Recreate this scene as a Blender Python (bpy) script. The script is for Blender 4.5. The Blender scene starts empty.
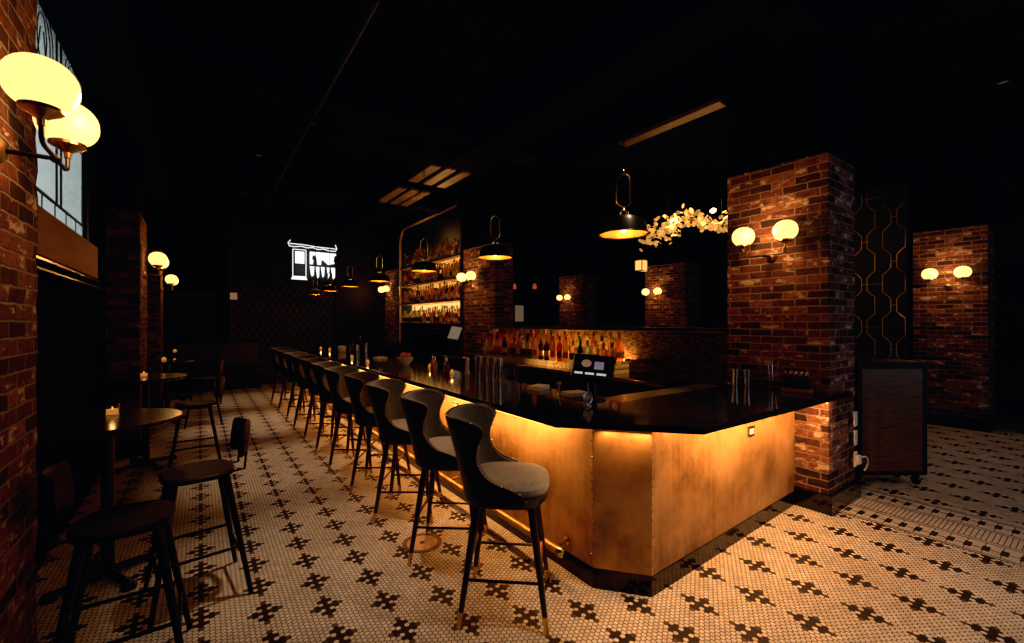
import bpy, math, random
from mathutils import Vector, Matrix
PI = math.pi
R = math.radians
random.seed(7)
SC = bpy.context.scene
COL = SC.collection

# ------------------------------------------------------------------ geometry collector
class G:
    def __init__(s):
        s.v = []; s.f = []; s.m = []
    def add(s, vs, fs, m=0, M=None):
        b = len(s.v)
        for p in vs:
            s.v.append(tuple(M @ Vector(p)) if M is not None else tuple(p))
        for f in fs:
            s.f.append(tuple(i + b for i in f)); s.m.append(m)
        return s
    def box(s, x0, x1, y0, y1, z0, z1, m=0, M=None):
        vs = [(x0,y0,z0),(x1,y0,z0),(x1,y1,z0),(x0,y1,z0),(x0,y0,z1),(x1,y0,z1),(x1,y1,z1),(x0,y1,z1)]
        fs = [(0,3,2,1),(4,5,6,7),(0,1,5,4),(1,2,6,5),(2,3,7,6),(3,0,4,7)]
        return s.add(vs, fs, m, M)
    def prism(s, poly, z0, z1, m=0, M=None):
        n = len(poly)
        vs = [(x,y,z0) for x,y in poly] + [(x,y,z1) for x,y in poly]
        fs = [tuple(range(n-1,-1,-1)), tuple(range(n,2*n))]
        fs += [(i,(i+1)%n,n+(i+1)%n,n+i) for i in range(n)]
        return s.add(vs, fs, m, M)
    def lathe(s, prof, n=20, c=(0,0,0), m=0, M=None, sx=1, sy=1):
        vs = []; fs = []
        for r,z in prof:
            for k in range(n):
                a = 2*PI*k/n
                vs.append((c[0]+max(r,1e-5)*math.cos(a)*sx, c[1]+max(r,1e-5)*math.sin(a)*sy, c[2]+z))
        for i in range(len(prof)-1):
            for k in range(n):
                k2 = (k+1)%n
                fs.append((i*n+k, i*n+k2, (i+1)*n+k2, (i+1)*n+k))
        if prof[0][0] > 1e-4: fs.append(tuple(range(n-1,-1,-1)))
        L = (len(prof)-1)*n
        if prof[-1][0] > 1e-4: fs.append(tuple(range(L, L+n)))
        return s.add(vs, fs, m, M)
    def shell(s, prof, n=24, c=(0,0,0), m=0, M=None):      # open lathe, closed profile loop
        vs = []; fs = []; q = len(prof)
        for r,z in prof:
            for k in range(n):
                a = 2*PI*k/n
                vs.append((c[0]+r*math.cos(a), c[1]+r*math.sin(a), c[2]+z))
        for i in range(q):
            j = (i+1)%q
            for k in range(n):
                k2 = (k+1)%n
                fs.append((i*n+k, i*n+k2, j*n+k2, j*n+k))
        return s.add(vs, fs, m, M)
    def tube(s, pts, r, n=8, m=0, closed=False, M=None):
        P = [Vector(p) for p in pts]; N = len(P)
        rs = r if isinstance(r,(list,tuple)) else [r]*N
        vs = []; fs = []
        up = None
        for i,p in enumerate(P):
            if closed: t = P[(i+1)%N] - P[i-1]
            else: t = P[min(i+1,N-1)] - P[max(i-1,0)]
            t.normalize()
            if up is None:
                up = Vector((0,0,1)) if abs(t.z) < .9 else Vector((1,0,0))
            a = t.cross(up)
            if a.length < 1e-4: a = t.orthogonal()
            a.normalize(); b = a.cross(t).normalized(); up = b
            for k in range(n):
                q = 2*PI*k/n
                vs.append(tuple(p + (a*math.cos(q) + b*math.sin(q))*rs[i]))
        for i in range(N if closed else N-1):
            j = (i+1)%N
            for k in range(n):
                k2 = (k+1)%n
                fs.append((i*n+k, i*n+k2, j*n+k2, j*n+k))
        if not closed:
            fs.append(tuple(range(n-1,-1,-1))); fs.append(tuple(range((N-1)*n, N*n)))
        return s.add(vs, fs, m, M)
    def ball(s, c, rx, ry=None, rz=None, nu=20, nv=12, m=0, e=1.0):
        ry = rx if ry is None else ry; rz = rx if rz is None else rz
        vs = [(c[0],c[1],c[2]-rz)]; fs = []
        for i in range(1,nv):
            p = -PI/2 + PI*i/nv
            cp = math.cos(p)**e; sp = math.copysign(abs(math.sin(p))**e, p)
            for k in range(nu):
                a = 2*PI*k/nu
                vs.append((c[0]+rx*cp*math.cos(a), c[1]+ry*cp*math.sin(a), c[2]+rz*sp))
        vs.append((c[0],c[1],c[2]+rz)); T = len(vs)-1
        for k in range(nu): fs.append((0, 1+(k+1)%nu, 1+k))
        for i in range(nv-2):
            for k in range(nu):
                k2=(k+1)%nu; a=1+i*nu; b=a+nu
                fs.append((a+k,a+k2,b+k2,b+k))
        a = 1+(nv-2)*nu
        for k in range(nu): fs.append((a+k, a+(k+1)%nu, T))
        return s.add(vs, fs, m)
    def sheet(s, rows, th_fn=None, m=0):
        """closed slab from a grid of (inner, outer) point pairs"""
        nr = len(rows); nc = len(rows[0]); vs = []; fs = []
        for row in rows:
            for (a,b) in row: vs.append(a)
        for row in rows:
            for (a,b) in row: vs.append(b)
        O = nr*nc
        I = lambda i,j: i*nc+j
        for i in range(nr-1):
            for j in range(nc-1):
                fs.append((I(i,j),I(i,j+1),I(i+1,j+1),I(i+1,j)))
                fs.append((O+I(i,j),O+I(i+1,j),O+I(i+1,j+1),O+I(i,j+1)))
        for j in range(nc-1):
            fs.append((I(0,j),O+I(0,j),O+I(0,j+1),I(0,j+1)))
            fs.append((I(nr-1,j),I(nr-1,j+1),O+I(nr-1,j+1),O+I(nr-1,j)))
        for i in range(nr-1):
            fs.append((I(i,0),I(i+1,0),O+I(i+1,0),O+I(i,0)))
            fs.append((I(i,nc-1),O+I(i,nc-1),O+I(i+1,nc-1),I(i+1,nc-1)))
        return s.add(vs, fs, m)
    def build(s, name, mats, parent=None, smooth=True, bevel=0, sub=0, loc=None):
        me = bpy.data.meshes.new(name)
        me.from_pydata(s.v, [], s.f); 
        if not isinstance(mats,(list,tuple)): mats = [mats]
        for m in mats: me.materials.append(m)
        me.polygons.foreach_set('material_index', s.m)
        me.validate(); me.update()
        if smooth:
            me.polygons.foreach_set('use_smooth', [True]*len(me.polygons))
            me.set_sharp_from_angle(angle=R(38))
        o = bpy.data.objects.new(name, me); COL.objects.link(o)
        if parent is not None: o.parent = parent
        if loc is not None: o.location = loc
        if bevel:
            b = o.modifiers.new('bevel','BEVEL'); b.width = bevel; b.segments = 2; b.limit_method='ANGLE'; b.angle_limit=R(40)
        if sub:
            b = o.modifiers.new('sub','SUBSURF'); b.levels = sub; b.render_levels = sub
        return o

def tag(o, label, cat, group=None, kind=None):
    if label: o['label'] = label
    if cat: o['category'] = cat
    if group: o['group'] = group
    if kind: o['kind'] = kind
    return o
def thing(name, label, cat, loc=(0,0,0), rz=0, group=None, kind=None):
    o = bpy.data.objects.new(name, None); COL.objects.link(o)
    o.empty_display_size = .1
    o.location = loc; o.rotation_euler = (0,0,rz)
    return tag(o, label, cat, group, kind)
def dup(root, loc, rz, label, group=None, tree=True):
    r = root.copy(); COL.objects.link(r); r.location = loc; r.rotation_euler = (0,0,rz)
    r['label'] = label
    if group: r['group'] = group
    for ch in list(root.children):
        c = ch.copy(); COL.objects.link(c); c.parent = r
        for g in list(ch.children):
            d = g.copy(); COL.objects.link(d); d.parent = c
    return r
ORD = ['first','second','third','fourth','fifth','sixth','seventh','eighth','ninth','tenth','eleventh','twelfth','thirteenth','fourteenth',
       'fifteenth','sixteenth','seventeenth','eighteenth','nineteenth','twentieth','twenty-first','twenty-second','twenty-third','twenty-fourth',
       'twenty-fifth','twenty-sixth','twenty-seventh','twenty-eighth','twenty-ninth','thirtieth']

# ------------------------------------------------------------------ materials
class NT:
    def __init__(s, name):
        s.mat = bpy.data.materials.new(name); s.mat.use_nodes = True
        s.t = s.mat.node_tree; s.b = s.t.nodes['Principled BSDF']
        s.out = s.t.nodes['Material Output']
    def put(s, sock, v):
        if isinstance(v, bpy.types.NodeSocket): s.t.links.new(v, sock)
        elif isinstance(v,(tuple,list)) and len(v)==3 and sock.type=='RGBA': sock.default_value = (*v,1)
        else: sock.default_value = v
    def m(s, op, a, b=None, c=None):
        n = s.t.nodes.new('ShaderNodeMath'); n.operation = op
        for i,v in enumerate((a,b,c)):
            if v is not None: s.put(n.inputs[i], v)
        return n.outputs[0]
    def xyz(s, coord='Object'):
        tc = s.t.nodes.new('ShaderNodeTexCoord'); sp = s.t.nodes.new('ShaderNodeSeparateXYZ')
        s.t.links.new(tc.outputs[coord], sp.inputs[0]); s.vec = tc.outputs[coord]
        return sp.outputs[0], sp.outputs[1], sp.outputs[2]
    def comb(s, x, y, z=0.0):
        n = s.t.nodes.new('ShaderNodeCombineXYZ')
        for i,v in enumerate((x,y,z)): s.put(n.inputs[i], v)
        return n.outputs[0]
    def noise(s, vec=None, scale=5, detail=3, rough=.5, out=0):
        n = s.t.nodes.new('ShaderNodeTexNoise')
        if vec is not None: s.t.links.new(vec, n.inputs['Vector'])
        n.inputs['Scale'].default_value = scale; n.inputs['Detail'].default_value = detail; n.inputs['Roughness'].default_value = rough
        return n.outputs[out]
    def ramp(s, f, stops):
        n = s.t.nodes.new('ShaderNodeValToRGB'); s.t.links.new(f, n.inputs[0])
        e = n.color_ramp.elements
        while len(e) < len(stops): e.new(.5)
        for i,(p,c) in enumerate(stops):
            e[i].position = p; e[i].color = (*c,1) if len(c)==3 else c
        return n.outputs[0]
    def mix(s, f, a, b, blend='MIX'):
        n = s.t.nodes.new('ShaderNodeMix'); n.data_type='RGBA'; n.blend_type = blend
        s.put(n.inputs[0], f); s.put(n.inputs[6], a); s.put(n.inputs[7], b)
        return n.outputs[2]
    def lerp(s, f, a, b):
        n = s.t.nodes.new('ShaderNodeMix'); n.data_type='FLOAT'
        s.put(n.inputs[0], f); s.put(n.inputs[2], a); s.put(n.inputs[3], b)
        return n.outputs[0]
    def bump(s, h, strength=.3, dist=.01):
        n = s.t.nodes.new('ShaderNodeBump'); n.inputs['Strength'].default_value = strength; n.inputs['Distance'].default_value = dist
        s.t.links.new(h, n.inputs['Height']); s.t.links.new(n.outputs[0], s.b.inputs['Normal'])
    def set(s, **k):
        N = {'col':'Base Color','rough':'Roughness','metal':'Metallic','ecol':'Emission Color','estr':'Emission Strength','trans':'Transmission Weight','ior':'IOR','spec':'Specular IOR Level','coat':'Coat Weight','alpha':'Alpha','sheen':'Sheen Weight'}
        for a,v in k.items(): s.put(s.b.inputs[N[a]], v)
        return s

def plain(name, col, rough=.5, metal=0, var=.25, scale=12, spec=.5, bump=0, **k):
    t = NT(name); t.xyz()
    f = t.noise(t.vec, scale, 4, .6)
    d = tuple(c*(1-var) for c in col); l = tuple(min(1,c*(1+var)) for c in col)
    t.set(col=t.ramp(f, [(.3,d),(.7,l)]), rough=rough, metal=metal, spec=spec, **k)
    if bump: t.bump(f, bump, .005)
    return t.mat
def glow(name, col, strength, base=(.15,.15,.15)):
    t = NT(name); t.set(col=base, ecol=col, estr=strength, rough=.35); return t.mat
def glassy(name, col, rough=.03, ior=1.45):
    t = NT(name); t.set(col=col, rough=rough, trans=1.0, ior=ior); return t.mat

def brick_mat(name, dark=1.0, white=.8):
    t = NT(name); x,y,z = t.xyz()
    u = t.m('ADD', x, y)
    # wobble the courses a little so the joints are not ruled lines
    w1 = t.noise(t.vec, 13, 4, .65)
    wz = t.m('ADD', z, t.m('MULTIPLY', t.m('SUBTRACT', w1, .5), .022))
    wu = t.m('ADD', u, t.m('MULTIPLY', t.m('SUBTRACT', t.noise(t.vec, 19, 4, .65), .5), .026))
    n = t.t.nodes.new('ShaderNodeTexBrick'); t.t.links.new(t.comb(wu, wz), n.inputs['Vector'])
    n.inputs['Scale'].default_value = 1; n.inputs['Brick Width'].default_value = .205; n.inputs['Row Height'].default_value = .071
    n.inputs['Mortar Size'].default_value = .0075; n.inputs['Mortar Smooth'].default_value = .6; n.inputs['Bias'].default_value = -.1
    n.inputs['Color1'].default_value = (0,0,0,1); n.inputs['Color2'].default_value = (1,1,1,1); n.inputs['Mortar'].default_value=(.5,.5,.5,1)
    rnd = n.outputs['Color']; fac = n.outputs['Fac']
    tint = t.ramp(rnd, [(0,(.035*dark,.018*dark,.016*dark)),(.35,(.11*dark,.040*dark,.030*dark)),(.7,(.19*dark,.068*dark,.045*dark)),(1,(.27*dark,.115*dark,.075*dark))])
    soot = t.ramp(t.noise(t.vec, 16, 5, .7), [(.35,(.45,.42,.42)),(.6,(1,1,1))])
    c = t.mix(1.0, tint, soot, 'MULTIPLY')
    # patches of old lime wash, partly brick by brick
    pw = t.noise(t.comb(u, t.m('MULTIPLY', z, 2.0)), 7.5, 5, .68)
    pw = t.m('ADD', pw, t.m('MULTIPLY', t.m('SUBTRACT', rnd, .5), .16))
    pm = t.ramp(pw, [(.58,(0,0,0)),(.625,(1,1,1))])
    pm2 = t.m('MULTIPLY', pm, t.m('SUBTRACT', 1.0, t.m('MULTIPLY', fac, .5)))
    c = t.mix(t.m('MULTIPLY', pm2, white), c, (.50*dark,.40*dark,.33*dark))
    c = t.mix(fac, c, (.21*dark,.165*dark,.145*dark))
    h = t.m('ADD', t.m('MULTIPLY', t.m('SUBTRACT', 1.0, fac), 1.0), t.m('MULTIPLY', t.noise(t.vec, 45, 4, .7), .7))
    t.set(col=c, rough=.85, spec=.25); t.bump(h, .9, .012)
    return t.mat

def floor_mat():
    t = NT('hex_mosaic'); x,y,z = t.xyz()
    h3 = math.sqrt(3)
    U = t.m('MULTIPLY', t.m('ADD', x, -.005), 12*h3/2/.305)
    V = t.m('MULTIPLY', t.m('ADD', y, -3.07+.0153), 10/.306)
    def cent(p, per, off):   # signed distance to nearest multiple of per (+off)
        q = t.m('ADD', p, per/2 - off)
        return t.m('ADD', t.m('FLOORED_MODULO', q, per), -per/2)
    ax, ay = cent(U, h3, 0), cent(V, 1, 0)
    bx, by = cent(U, h3, h3/2), cent(V, 1, .5)
    la = t.m('ADD', t.m('MULTIPLY', ax, ax), t.m('MULTIPLY', ay, ay))
    lb = t.m('ADD', t.m('MULTIPLY', bx, bx), t.m('MULTIPLY', by, by))
    sel = t.m('LESS_THAN', lb, la)
    gx = t.lerp(sel, ax, bx); gy = t.lerp(sel, ay, by)
    gxa, gya = t.m('ABSOLUTE', gx), t.m('ABSOLUTE', gy)
    hd = t.m('MAXIMUM', gya, t.m('ADD', t.m('MULTIPLY', gxa, h3/2), t.m('MULTIPLY', gya, .5)))
    grout = t.m('SMOOTH_MIN', 1.0, t.m('MAXIMUM', 0.0, t.m('MULTIPLY', t.m('SUBTRACT', hd, .405), 26)), .05)
    c = t.m('ROUND', t.m('MULTIPLY', t.m('SUBTRACT', U, gx), 2/h3))
    q = t.m('ADD', t.m('SUBTRACT', V, gy), -.5)
    rgt = t.m('GREATER_THAN', c, 90.0)          # the field right of the bar front is laid with wider rows
    cL = t.m('ABSOLUTE', cent(c, 24, 0)); cR = t.m('ABSOLUTE', cent(t.m('SUBTRACT', c, 96.0), 28, 0))
    farL = t.m('GREATER_THAN', cL, 6.0); farR = t.m('GREATER_THAN', cR, 7.0)
    acL = t.lerp(farL, cL, t.m('SUBTRACT', 12.0, cL)); acR = t.lerp(farR, cR, t.m('SUBTRACT', 14.0, cR))
    far = t.lerp(rgt, farL, farR); ac = t.lerp(rgt, acL, acR)
    q = t.m('ADD', q, t.m('MULTIPLY', rgt, 2.0))
    aq = t.m('ABSOLUTE', cent(t.m('SUBTRACT', q, t.m('MULTIPLY', far, 5.0)), 10, 0))
    def eq(a, v): return t.m('COMPARE', a, v, .3)
    def AND(a,b): return t.m('MULTIPLY', a, b)
    def OR(*l):
        r = l[0]
        for k in l[1:]: r = t.m('MAXIMUM', r, k)
        return r
    dark = OR(AND(eq(ac,0), t.m('LESS_THAN', aq, 3.0)), AND(eq(ac,1), OR(eq(aq,0), eq(aq,2))), AND(eq(ac,2), eq(aq,.5)))
    brown = OR(AND(eq(ac,0), eq(aq,3.5)), AND(eq(ac,3), eq(aq,0)))
    idv = t.comb(t.m('SUBTRACT', U, gx), t.m('SUBTRACT', V, gy))
    wn = t.t.nodes.new('ShaderNodeTexWhiteNoise'); wn.noise_dimensions='2D'; t.t.links.new(idv, wn.inputs['Vector'])
    cream = t.ramp(wn.outputs['Value'], [(0,(.50,.43,.34)),(.5,(.60,.52,.42)),(1,(.68,.60,.50))])
    col = t.mix(dark, cream, (.012,.010,.010))
    col = t.mix(brown, col, (.07,.05,.032))
    col = t.mix(grout, col, (.03,.016,.011))
    # ---- border strip running along the line of columns
    tt = t.m('ABSOLUTE', t.m('ADD', x, -5.085))
    def band(a, b): return AND(t.m('GREATER_THAN', tt, a), t.m('LESS_THAN', tt, b))
    def seam(p, per, w): return t.m('LESS_THAN', t.m('FLOORED_MODULO', p, per), w)
    inb = t.m('LESS_THAN', tt, .44)
    lines = OR(band(.115,.128), band(.155,.168), band(.290,.303), band(.395,.408), band(.425,.44))
    rail = AND(band(0,.115), seam(y,.0305,.006))
    ph = t.m('FLOORED_MODULO', y, .095)
    sq = AND(band(.235,.345), t.m('LESS_THAN', ph, .042))
    joints = AND(OR(band(.168,.290), band(.303,.395)), seam(t.m('ADD', y, .0655), .095, .006))
    bcol = t.mix(OR(rail, joints), t.ramp(t.noise(t.vec, 18, 2, .5), [(.3,(.42,.36,.30)),(.7,(.56,.49,.42))]), (.07,.045,.035))
    bcol = t.mix(OR(lines, sq), bcol, (.014,.017,.014))
    col = t.mix(inb, col, bcol)
    # wear and grime
    g = t.ramp(t.noise(t.vec, 1.3, 4, .6), [(.3,(.72,.70,.68)),(.65,(1,1,1))])
    col = t.mix(1.0, col, g, 'MULTIPLY')
    ng = t.m('MULTIPLY', grout, t.m('SUBTRACT', 1.0, inb))
    t.set(col=col, rough=t.lerp(ng, .55, .9), spec=.22)
    t.bump(t.m('SUBTRACT', 1.0, ng), .35, .003)
    return t.mat

def brass_panel_mat():
    t = NT('patina_brass_sheet'); x,y,z = t.xyz()
    n1 = t.noise(t.vec, 2.2, 5, .62)
    u = t.m('ADD', x, y)
    n2 = t.noise(t.comb(t.m('MULTIPLY', u, 14), t.m('MULTIPLY', z, .8)), 1.5, 4, .6)
    f = t.m('ADD', t.m('MULTIPLY', n1, .82), t.m('MULTIPLY', n2, .18))
    c = t.ramp(f, [(.36,(.19,.10,.042)),(.5,(.49,.275,.115)),(.66,(.70,.43,.20))])
    t.set(col=c, metal=.6, rough=t.lerp(n1, .30, .55), spec=.5)
    t.bump(n2, .06, .003)
    return t.mat

def ogee_mat(name, base, line, w, h, th, strength=1):
    t = NT(name); x,y,z = t.xyz()
    u = t.m('ADD', x, y)
    uu = t.m('PINGPONG', u, w)
    tg = t.m('ADD', w/2, t.m('MULTIPLY', t.m('COSINE', t.m('MULTIPLY', z, 2*PI/h)), w*.46))
    d = t.m('ABSOLUTE', t.m('SUBTRACT', uu, tg))
    ln = t.m('LESS_THAN', d, th)
    d2 = t.m('ABSOLUTE', t.m('SUBTRACT', d, th*4))
    ln2 = t.m('MULTIPLY', t.m('LESS_THAN', d2, th*.5), .5)
    wear = t.ramp(t.noise(t.vec, 9, 3, .6), [(.4,(.15,.15,.15)),(.6,(1,1,1))])
    f = t.m('MULTIPLY', t.m('MAXIMUM', ln, ln2), wear)
    t.set(col=t.mix(f, base, line), rough=t.lerp(f, .7, .35), metal=t.m('MULTIPLY', f, .7))
    return t.mat

def plaster_mat(name, a, b, scale=2.0):
    t = NT(name); t.xyz()
    f = t.noise(t.vec, scale, 6, .65)
    t.set(col=t.ramp(f, [(.42,a),(.62,b)]), rough=.9, spec=.04); t.bump(f, .2, .01)
    return t.mat

def wood_mat(name, a, b, rough=.4, stretch=(8,1,8)):
    t = NT(name); x,y,z = t.xyz()
    f = t.noise(t.comb(t.m('MULTIPLY',x,stretch[0]), t.m('MULTIPLY',y,stretch[1]), t.m('MULTIPLY',z,stretch[2])), 3, 5, .6)
    t.set(col=t.ramp(f, [(.3,a),(.7,b)]), rough=rough, spec=.4); t.bump(f, .05, .002)
    return t.mat

def velvet_mat(name, a, b):
    t = NT(name); t.xyz()
    f = t.noise(t.vec, 28, 5, .7)
    t.set(col=t.ramp(f, [(.3,a),(.7,b)]), rough=.85, spec=.2, sheen=.4); t.bump(f, .12, .003)
    return t.mat

M_floor = floor_mat()
M_brick = brick_mat('weathered_brick')
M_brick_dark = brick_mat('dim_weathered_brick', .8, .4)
M_brass_panel = brass_panel_mat()
M_black = plain('black_paint', (.006,.006,.007), .55, var=.4, scale=4, spec=.3)
M_blackgloss = plain('black_gloss', (.006,.006,.007), .1, var=.3, scale=3)
M_steelkick = plain('dark_steel_kick', (.02,.018,.018), .12, metal=.6, var=.4, scale=5)
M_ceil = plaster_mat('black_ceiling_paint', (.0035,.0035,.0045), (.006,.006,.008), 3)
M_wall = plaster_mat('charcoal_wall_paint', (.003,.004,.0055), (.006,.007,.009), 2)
M_mural = plaster_mat('distressed_plaster', (.008,.007,.007), (.12,.065,.05), 1.6)
M_ogee = ogee_mat('gold_ogee_wallpaper', (.004,.005,.008), (.15,.105,.045), .09, .27, .005)
M_granite = plain('black_granite', (.007,.0065,.0065), .09, var=.6, scale=60, spec=.55)
M_brass = plain('brass', (.62,.40,.13), .22, metal=1, var=.12, scale=10)
M_bronze = plain('aged_bronze', (.22,.13,.05), .35, metal=.9, var=.3, scale=9)
M_chrome = plain('steel', (.66,.63,.58), .27, metal=1, var=.1, scale=14)
M_darkmetal = plain('blackened_steel', (.02,.018,.016), .38, metal=.7, var=.3, scale=12)
M_legwood = wood_mat('dark_walnut', (.016,.008,.005), (.04,.02,.012), .35, (30,30,3))
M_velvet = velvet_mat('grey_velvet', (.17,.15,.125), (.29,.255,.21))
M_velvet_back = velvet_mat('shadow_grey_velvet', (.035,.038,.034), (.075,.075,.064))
M_leather = plain('black_blue_leather', (.006,.013,.021), .42, var=.35, scale=30, bump=.15)
M_nail = plain('dull_nailheads', (.20,.17,.13), .3, metal=1)
M_tablewood = wood_mat('dark_table_wood', (.018,.009,.005), (.045,.021,.010), .2, (3,18,3))
M_redwood = wood_mat('stand_wood', (.05,.022,.009), (.13,.058,.022), .42, (3,3,18))
M_lit_globe = glow('opal_glass_lit', (1,.60,.19), 1.75)
M_amberlit = glow('amber_lit_bulb', (1,.50,.10), 6)
M_shade_in = plain('gold_lined_shade', (.50,.22,.04), .4, metal=.3)
M_shade = plain('black_shade_enamel', (.010,.009,.008), .3, var=.2)
M_leaf = glow('lit_porcelain_petals', (1,.50,.13), .42, (.75,.58,.32))
M_ledstrip = glow('led_strip', (1,.42,.08), 3)
M_back = glow('backlit_panel', (1,.44,.08), .70, (.3,.2,.1))
M_back2 = glow('backlit_panel_bright', (1,.58,.17), 1.2, (.3,.2,.1))
M_riser = None
M_white = plain('white_ceramic', (.75,.70,.64), .3, var=.06)
M_towel = plain('white_cotton', (.72,.64,.58), .9, var=.1, scale=60, bump=.3)
M_plastic_w = plain('white_plastic', (.7,.68,.64), .4, var=.05)
M_plastic_b = plain('black_plastic', (.01,.01,.011), .35, var=.2)
M_orange = plain('orange_peel', (.65,.22,.03), .45, var=.2, scale=80, bump=.2)
M_wax = glow('candle_flame_lit_glass', (1,.36,.06), .55)
M_flame = glow('candle_flame', (1,.45,.1), 2.2)
M_glass = glassy('clear_glass', (.95,.95,.95))
M_lead = plain('lead_came', (.012,.022,.026), .5, metal=.4)
M_screen_img = glow('screen_white', (1,.98,.94), 1.15)
M_screen_dim = glow('screen_pink', (.9,.6,.55), .35)
M_led_white = glow('white_neon', (1,.97,.92), 1.0)
M_pale = plain('pale_paper', (.42,.40,.36), .8, var=.1)

# ------------------------------------------------------------------ structure
def struct(o, label=None, cat=None):
    o['kind'] = 'structure'
    if label: tag(o, label, cat)
    return o
X0, X1, Y0, Y1, ZC = -.95, 12.0, -3.2, 13.6, 4.5
struct(G().box(X0-.3, X1+.2, Y0-.2, Y1+.2, -.1, 0).build('floor', M_floor, smooth=False))
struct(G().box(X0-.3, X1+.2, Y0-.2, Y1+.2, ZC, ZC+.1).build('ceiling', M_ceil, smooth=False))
WY0, WY1, WZ0, WZ1 = 3.25, 6.15, 2.50, 4.25            # stained glass window opening in the left wall
g = G()
g.box(X0-.03, X0, Y0, WY0, 0, ZC); g.box(X0-.03, X0, WY1, Y1, 0, ZC); g.box(X0-.03, X0, WY0, WY1, 0, WZ0); g.box(X0-.03, X0, WY0, WY1, WZ1, ZC)
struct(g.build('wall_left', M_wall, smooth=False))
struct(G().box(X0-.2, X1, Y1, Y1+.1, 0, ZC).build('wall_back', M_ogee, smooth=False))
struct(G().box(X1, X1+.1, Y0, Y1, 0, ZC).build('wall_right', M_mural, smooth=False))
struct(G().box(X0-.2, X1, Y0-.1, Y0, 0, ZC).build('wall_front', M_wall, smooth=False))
struct(G().box(X1-.03, X1, Y0, Y1, 0, .18).build('baseboard_right', M_black, smooth=False))
# left end of the back wall is plain dark panelling with a recessed door
struct(G().box(X0, .62, Y1-.03, Y1, 0, ZC).build('trim_1', M_wall, smooth=False))
d = struct(G().box(-.62, .25, Y1-.07, Y1-.03, 0, 2.35).build('door_1', plain('door_paint', (.008,.008,.010), .6, spec=.1), smooth=False))
G().ball((.15, Y1-.1, 1.05), .03).build('door_handle', M_bronze, d)
g = G().box(-.70,-.62,Y1-.09,Y1-.03,0,2.43).box(.25,.33,Y1-.09,Y1-.03,0,2.43).box(-.62,.25,Y1-.09,Y1-.03,2.35,2.43)
g.build('door_frame', M_black, d, smooth=False)
# soffit beam over the left pillars, beams over the bar, crossbeams
struct(G().box(X0, -.46, Y0, Y1, 4.02, ZC).build('trim_2', plain('soffit_paint', (.003,.008,.012), .8, spec=.03), smooth=False))
struct(G().box(4.53, 5.24, Y0, Y1, 4.15, ZC).build('trim_3', M_ceil, smooth=False))
for i,y in enumerate((1.48, 5.2, 8.9, 12.2)):
    struct(G().box(-.46, 4.53, y, y+.35, 4.22, ZC).build('trim_%d'%(4+i), M_ceil, smooth=False))
struct(G().box(9.9, 10.6, Y0, Y1, 4.15, ZC).build('trim_8', M_ceil, smooth=False))

# ------------------------------------------------------------------ brick columns and pillars
def column(x0,x1,y0,y1, label, top=3.22, mat=M_brick, kick=.04):
    t = thing('brick_column', label, 'column', ((x0+x1)/2,(y0+y1)/2,0), 0, 'brick columns', 'structure')
    a,b = (x1-x0)/2,(y1-y0)/2
    # brick shaft with slightly uneven arrises
    g = G(); rows = []
    zs = [0.17 + (top-.17)*k/44 for k in range(45)]
    n = 0; per = [(-a,-b),(a,-b),(a,b),(-a,b)]
    vs = []; fs = []
    for z in zs:
        for (px,py) in per:
            vs.append((px+random.uniform(-.005,.005), py+random.uniform(-.005,.005), z))
    for i in range(len(zs)-1):
        for k in range(4): fs.append((i*4+k, i*4+(k+1)%4, i*4+4+(k+1)%4, i*4+4+k))
    fs.append((3,2,1,0)); L=(len(zs)-1)*4; fs.append((L,L+1,L+2,L+3))
    g.add(vs,fs)
    g.build('brick_shaft', mat, t, smooth=False)
    G().box(-a-kick,a+kick,-b-kick,b+kick,0,.17).build('plinth', M_blackgloss, t, smooth=False, bevel=.004)
    G().box(-a+.02,a-.02,-b+.02,b-.02,top,ZC).build('plastered_head', M_ceil, t, smooth=False)
    return t
column(4.53,5.18,1.51,2.42,'brick column standing at the right end of the bar counter')
column(4.53,4.95,6.88,8.10,'brick column between the arched liquor shelves and the lit bottle ledge')
column(4.53,5.10,11.85,12.9,'brick column beyond the far side of the arched liquor shelves')
column(9.90,10.60,1.20,2.07,'brick column at far right beyond the wooden stand')
column(9.90,10.60,6.37,7.58,'brick column seen under the glowing petal chandelier')
column(9.90,10.60,10.0,11.1,'dim brick column deep behind the bottle ledge')
column(-1.25,-.62,1.2,2.95,'brick pillar at the left picture edge carrying two large globes', 3.25)
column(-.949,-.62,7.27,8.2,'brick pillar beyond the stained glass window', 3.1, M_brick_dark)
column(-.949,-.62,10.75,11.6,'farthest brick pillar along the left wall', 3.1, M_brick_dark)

# ------------------------------------------------------------------ stained glass window
w = thing('window_1', None, None, (X0, (WY0+WY1)/2, WZ0), 0, None, 'structure')
hw, hh = (WY1-WY0)/2, WZ1-WZ0
g = G()
g.box(.0,.015,-hw-.06,-hw,-.0,hh+.0).box(.0,.015,hw,hw+.06,-.0,hh).box(.0,.015,-hw-.06,hw+.06,hh,hh+.06).box(-.03,.03,-hw,hw,-.01,.012)
g.build('window_frame', plain('window_frame_paint', (.012,.02,.025), .4), w, smooth=False, bevel=.004)
g = G().box(-.020,-.016,-hw,hw,0,hh)
tg = NT('obscure_glass'); tg.xyz(); tg.set(col=(.85,.92,.92), rough=tg.lerp(tg.noise(tg.vec,30,2,.5),.12,.3), trans=1, ior=1.1)
g.build('glass', tg.mat, w, smooth=False)
g = G(); px = -.012
for k in range(9):
    y = -hw + 2*hw*k/8
    g.box(px-.003,px+.003,y-.007,y+.007,0,.16 if k%8 else hh)
for z in (.16,.175,hh-.16,hh*.5): g.box(px-.003,px+.003,-hw,hw,z-.006,z+.006)
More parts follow.
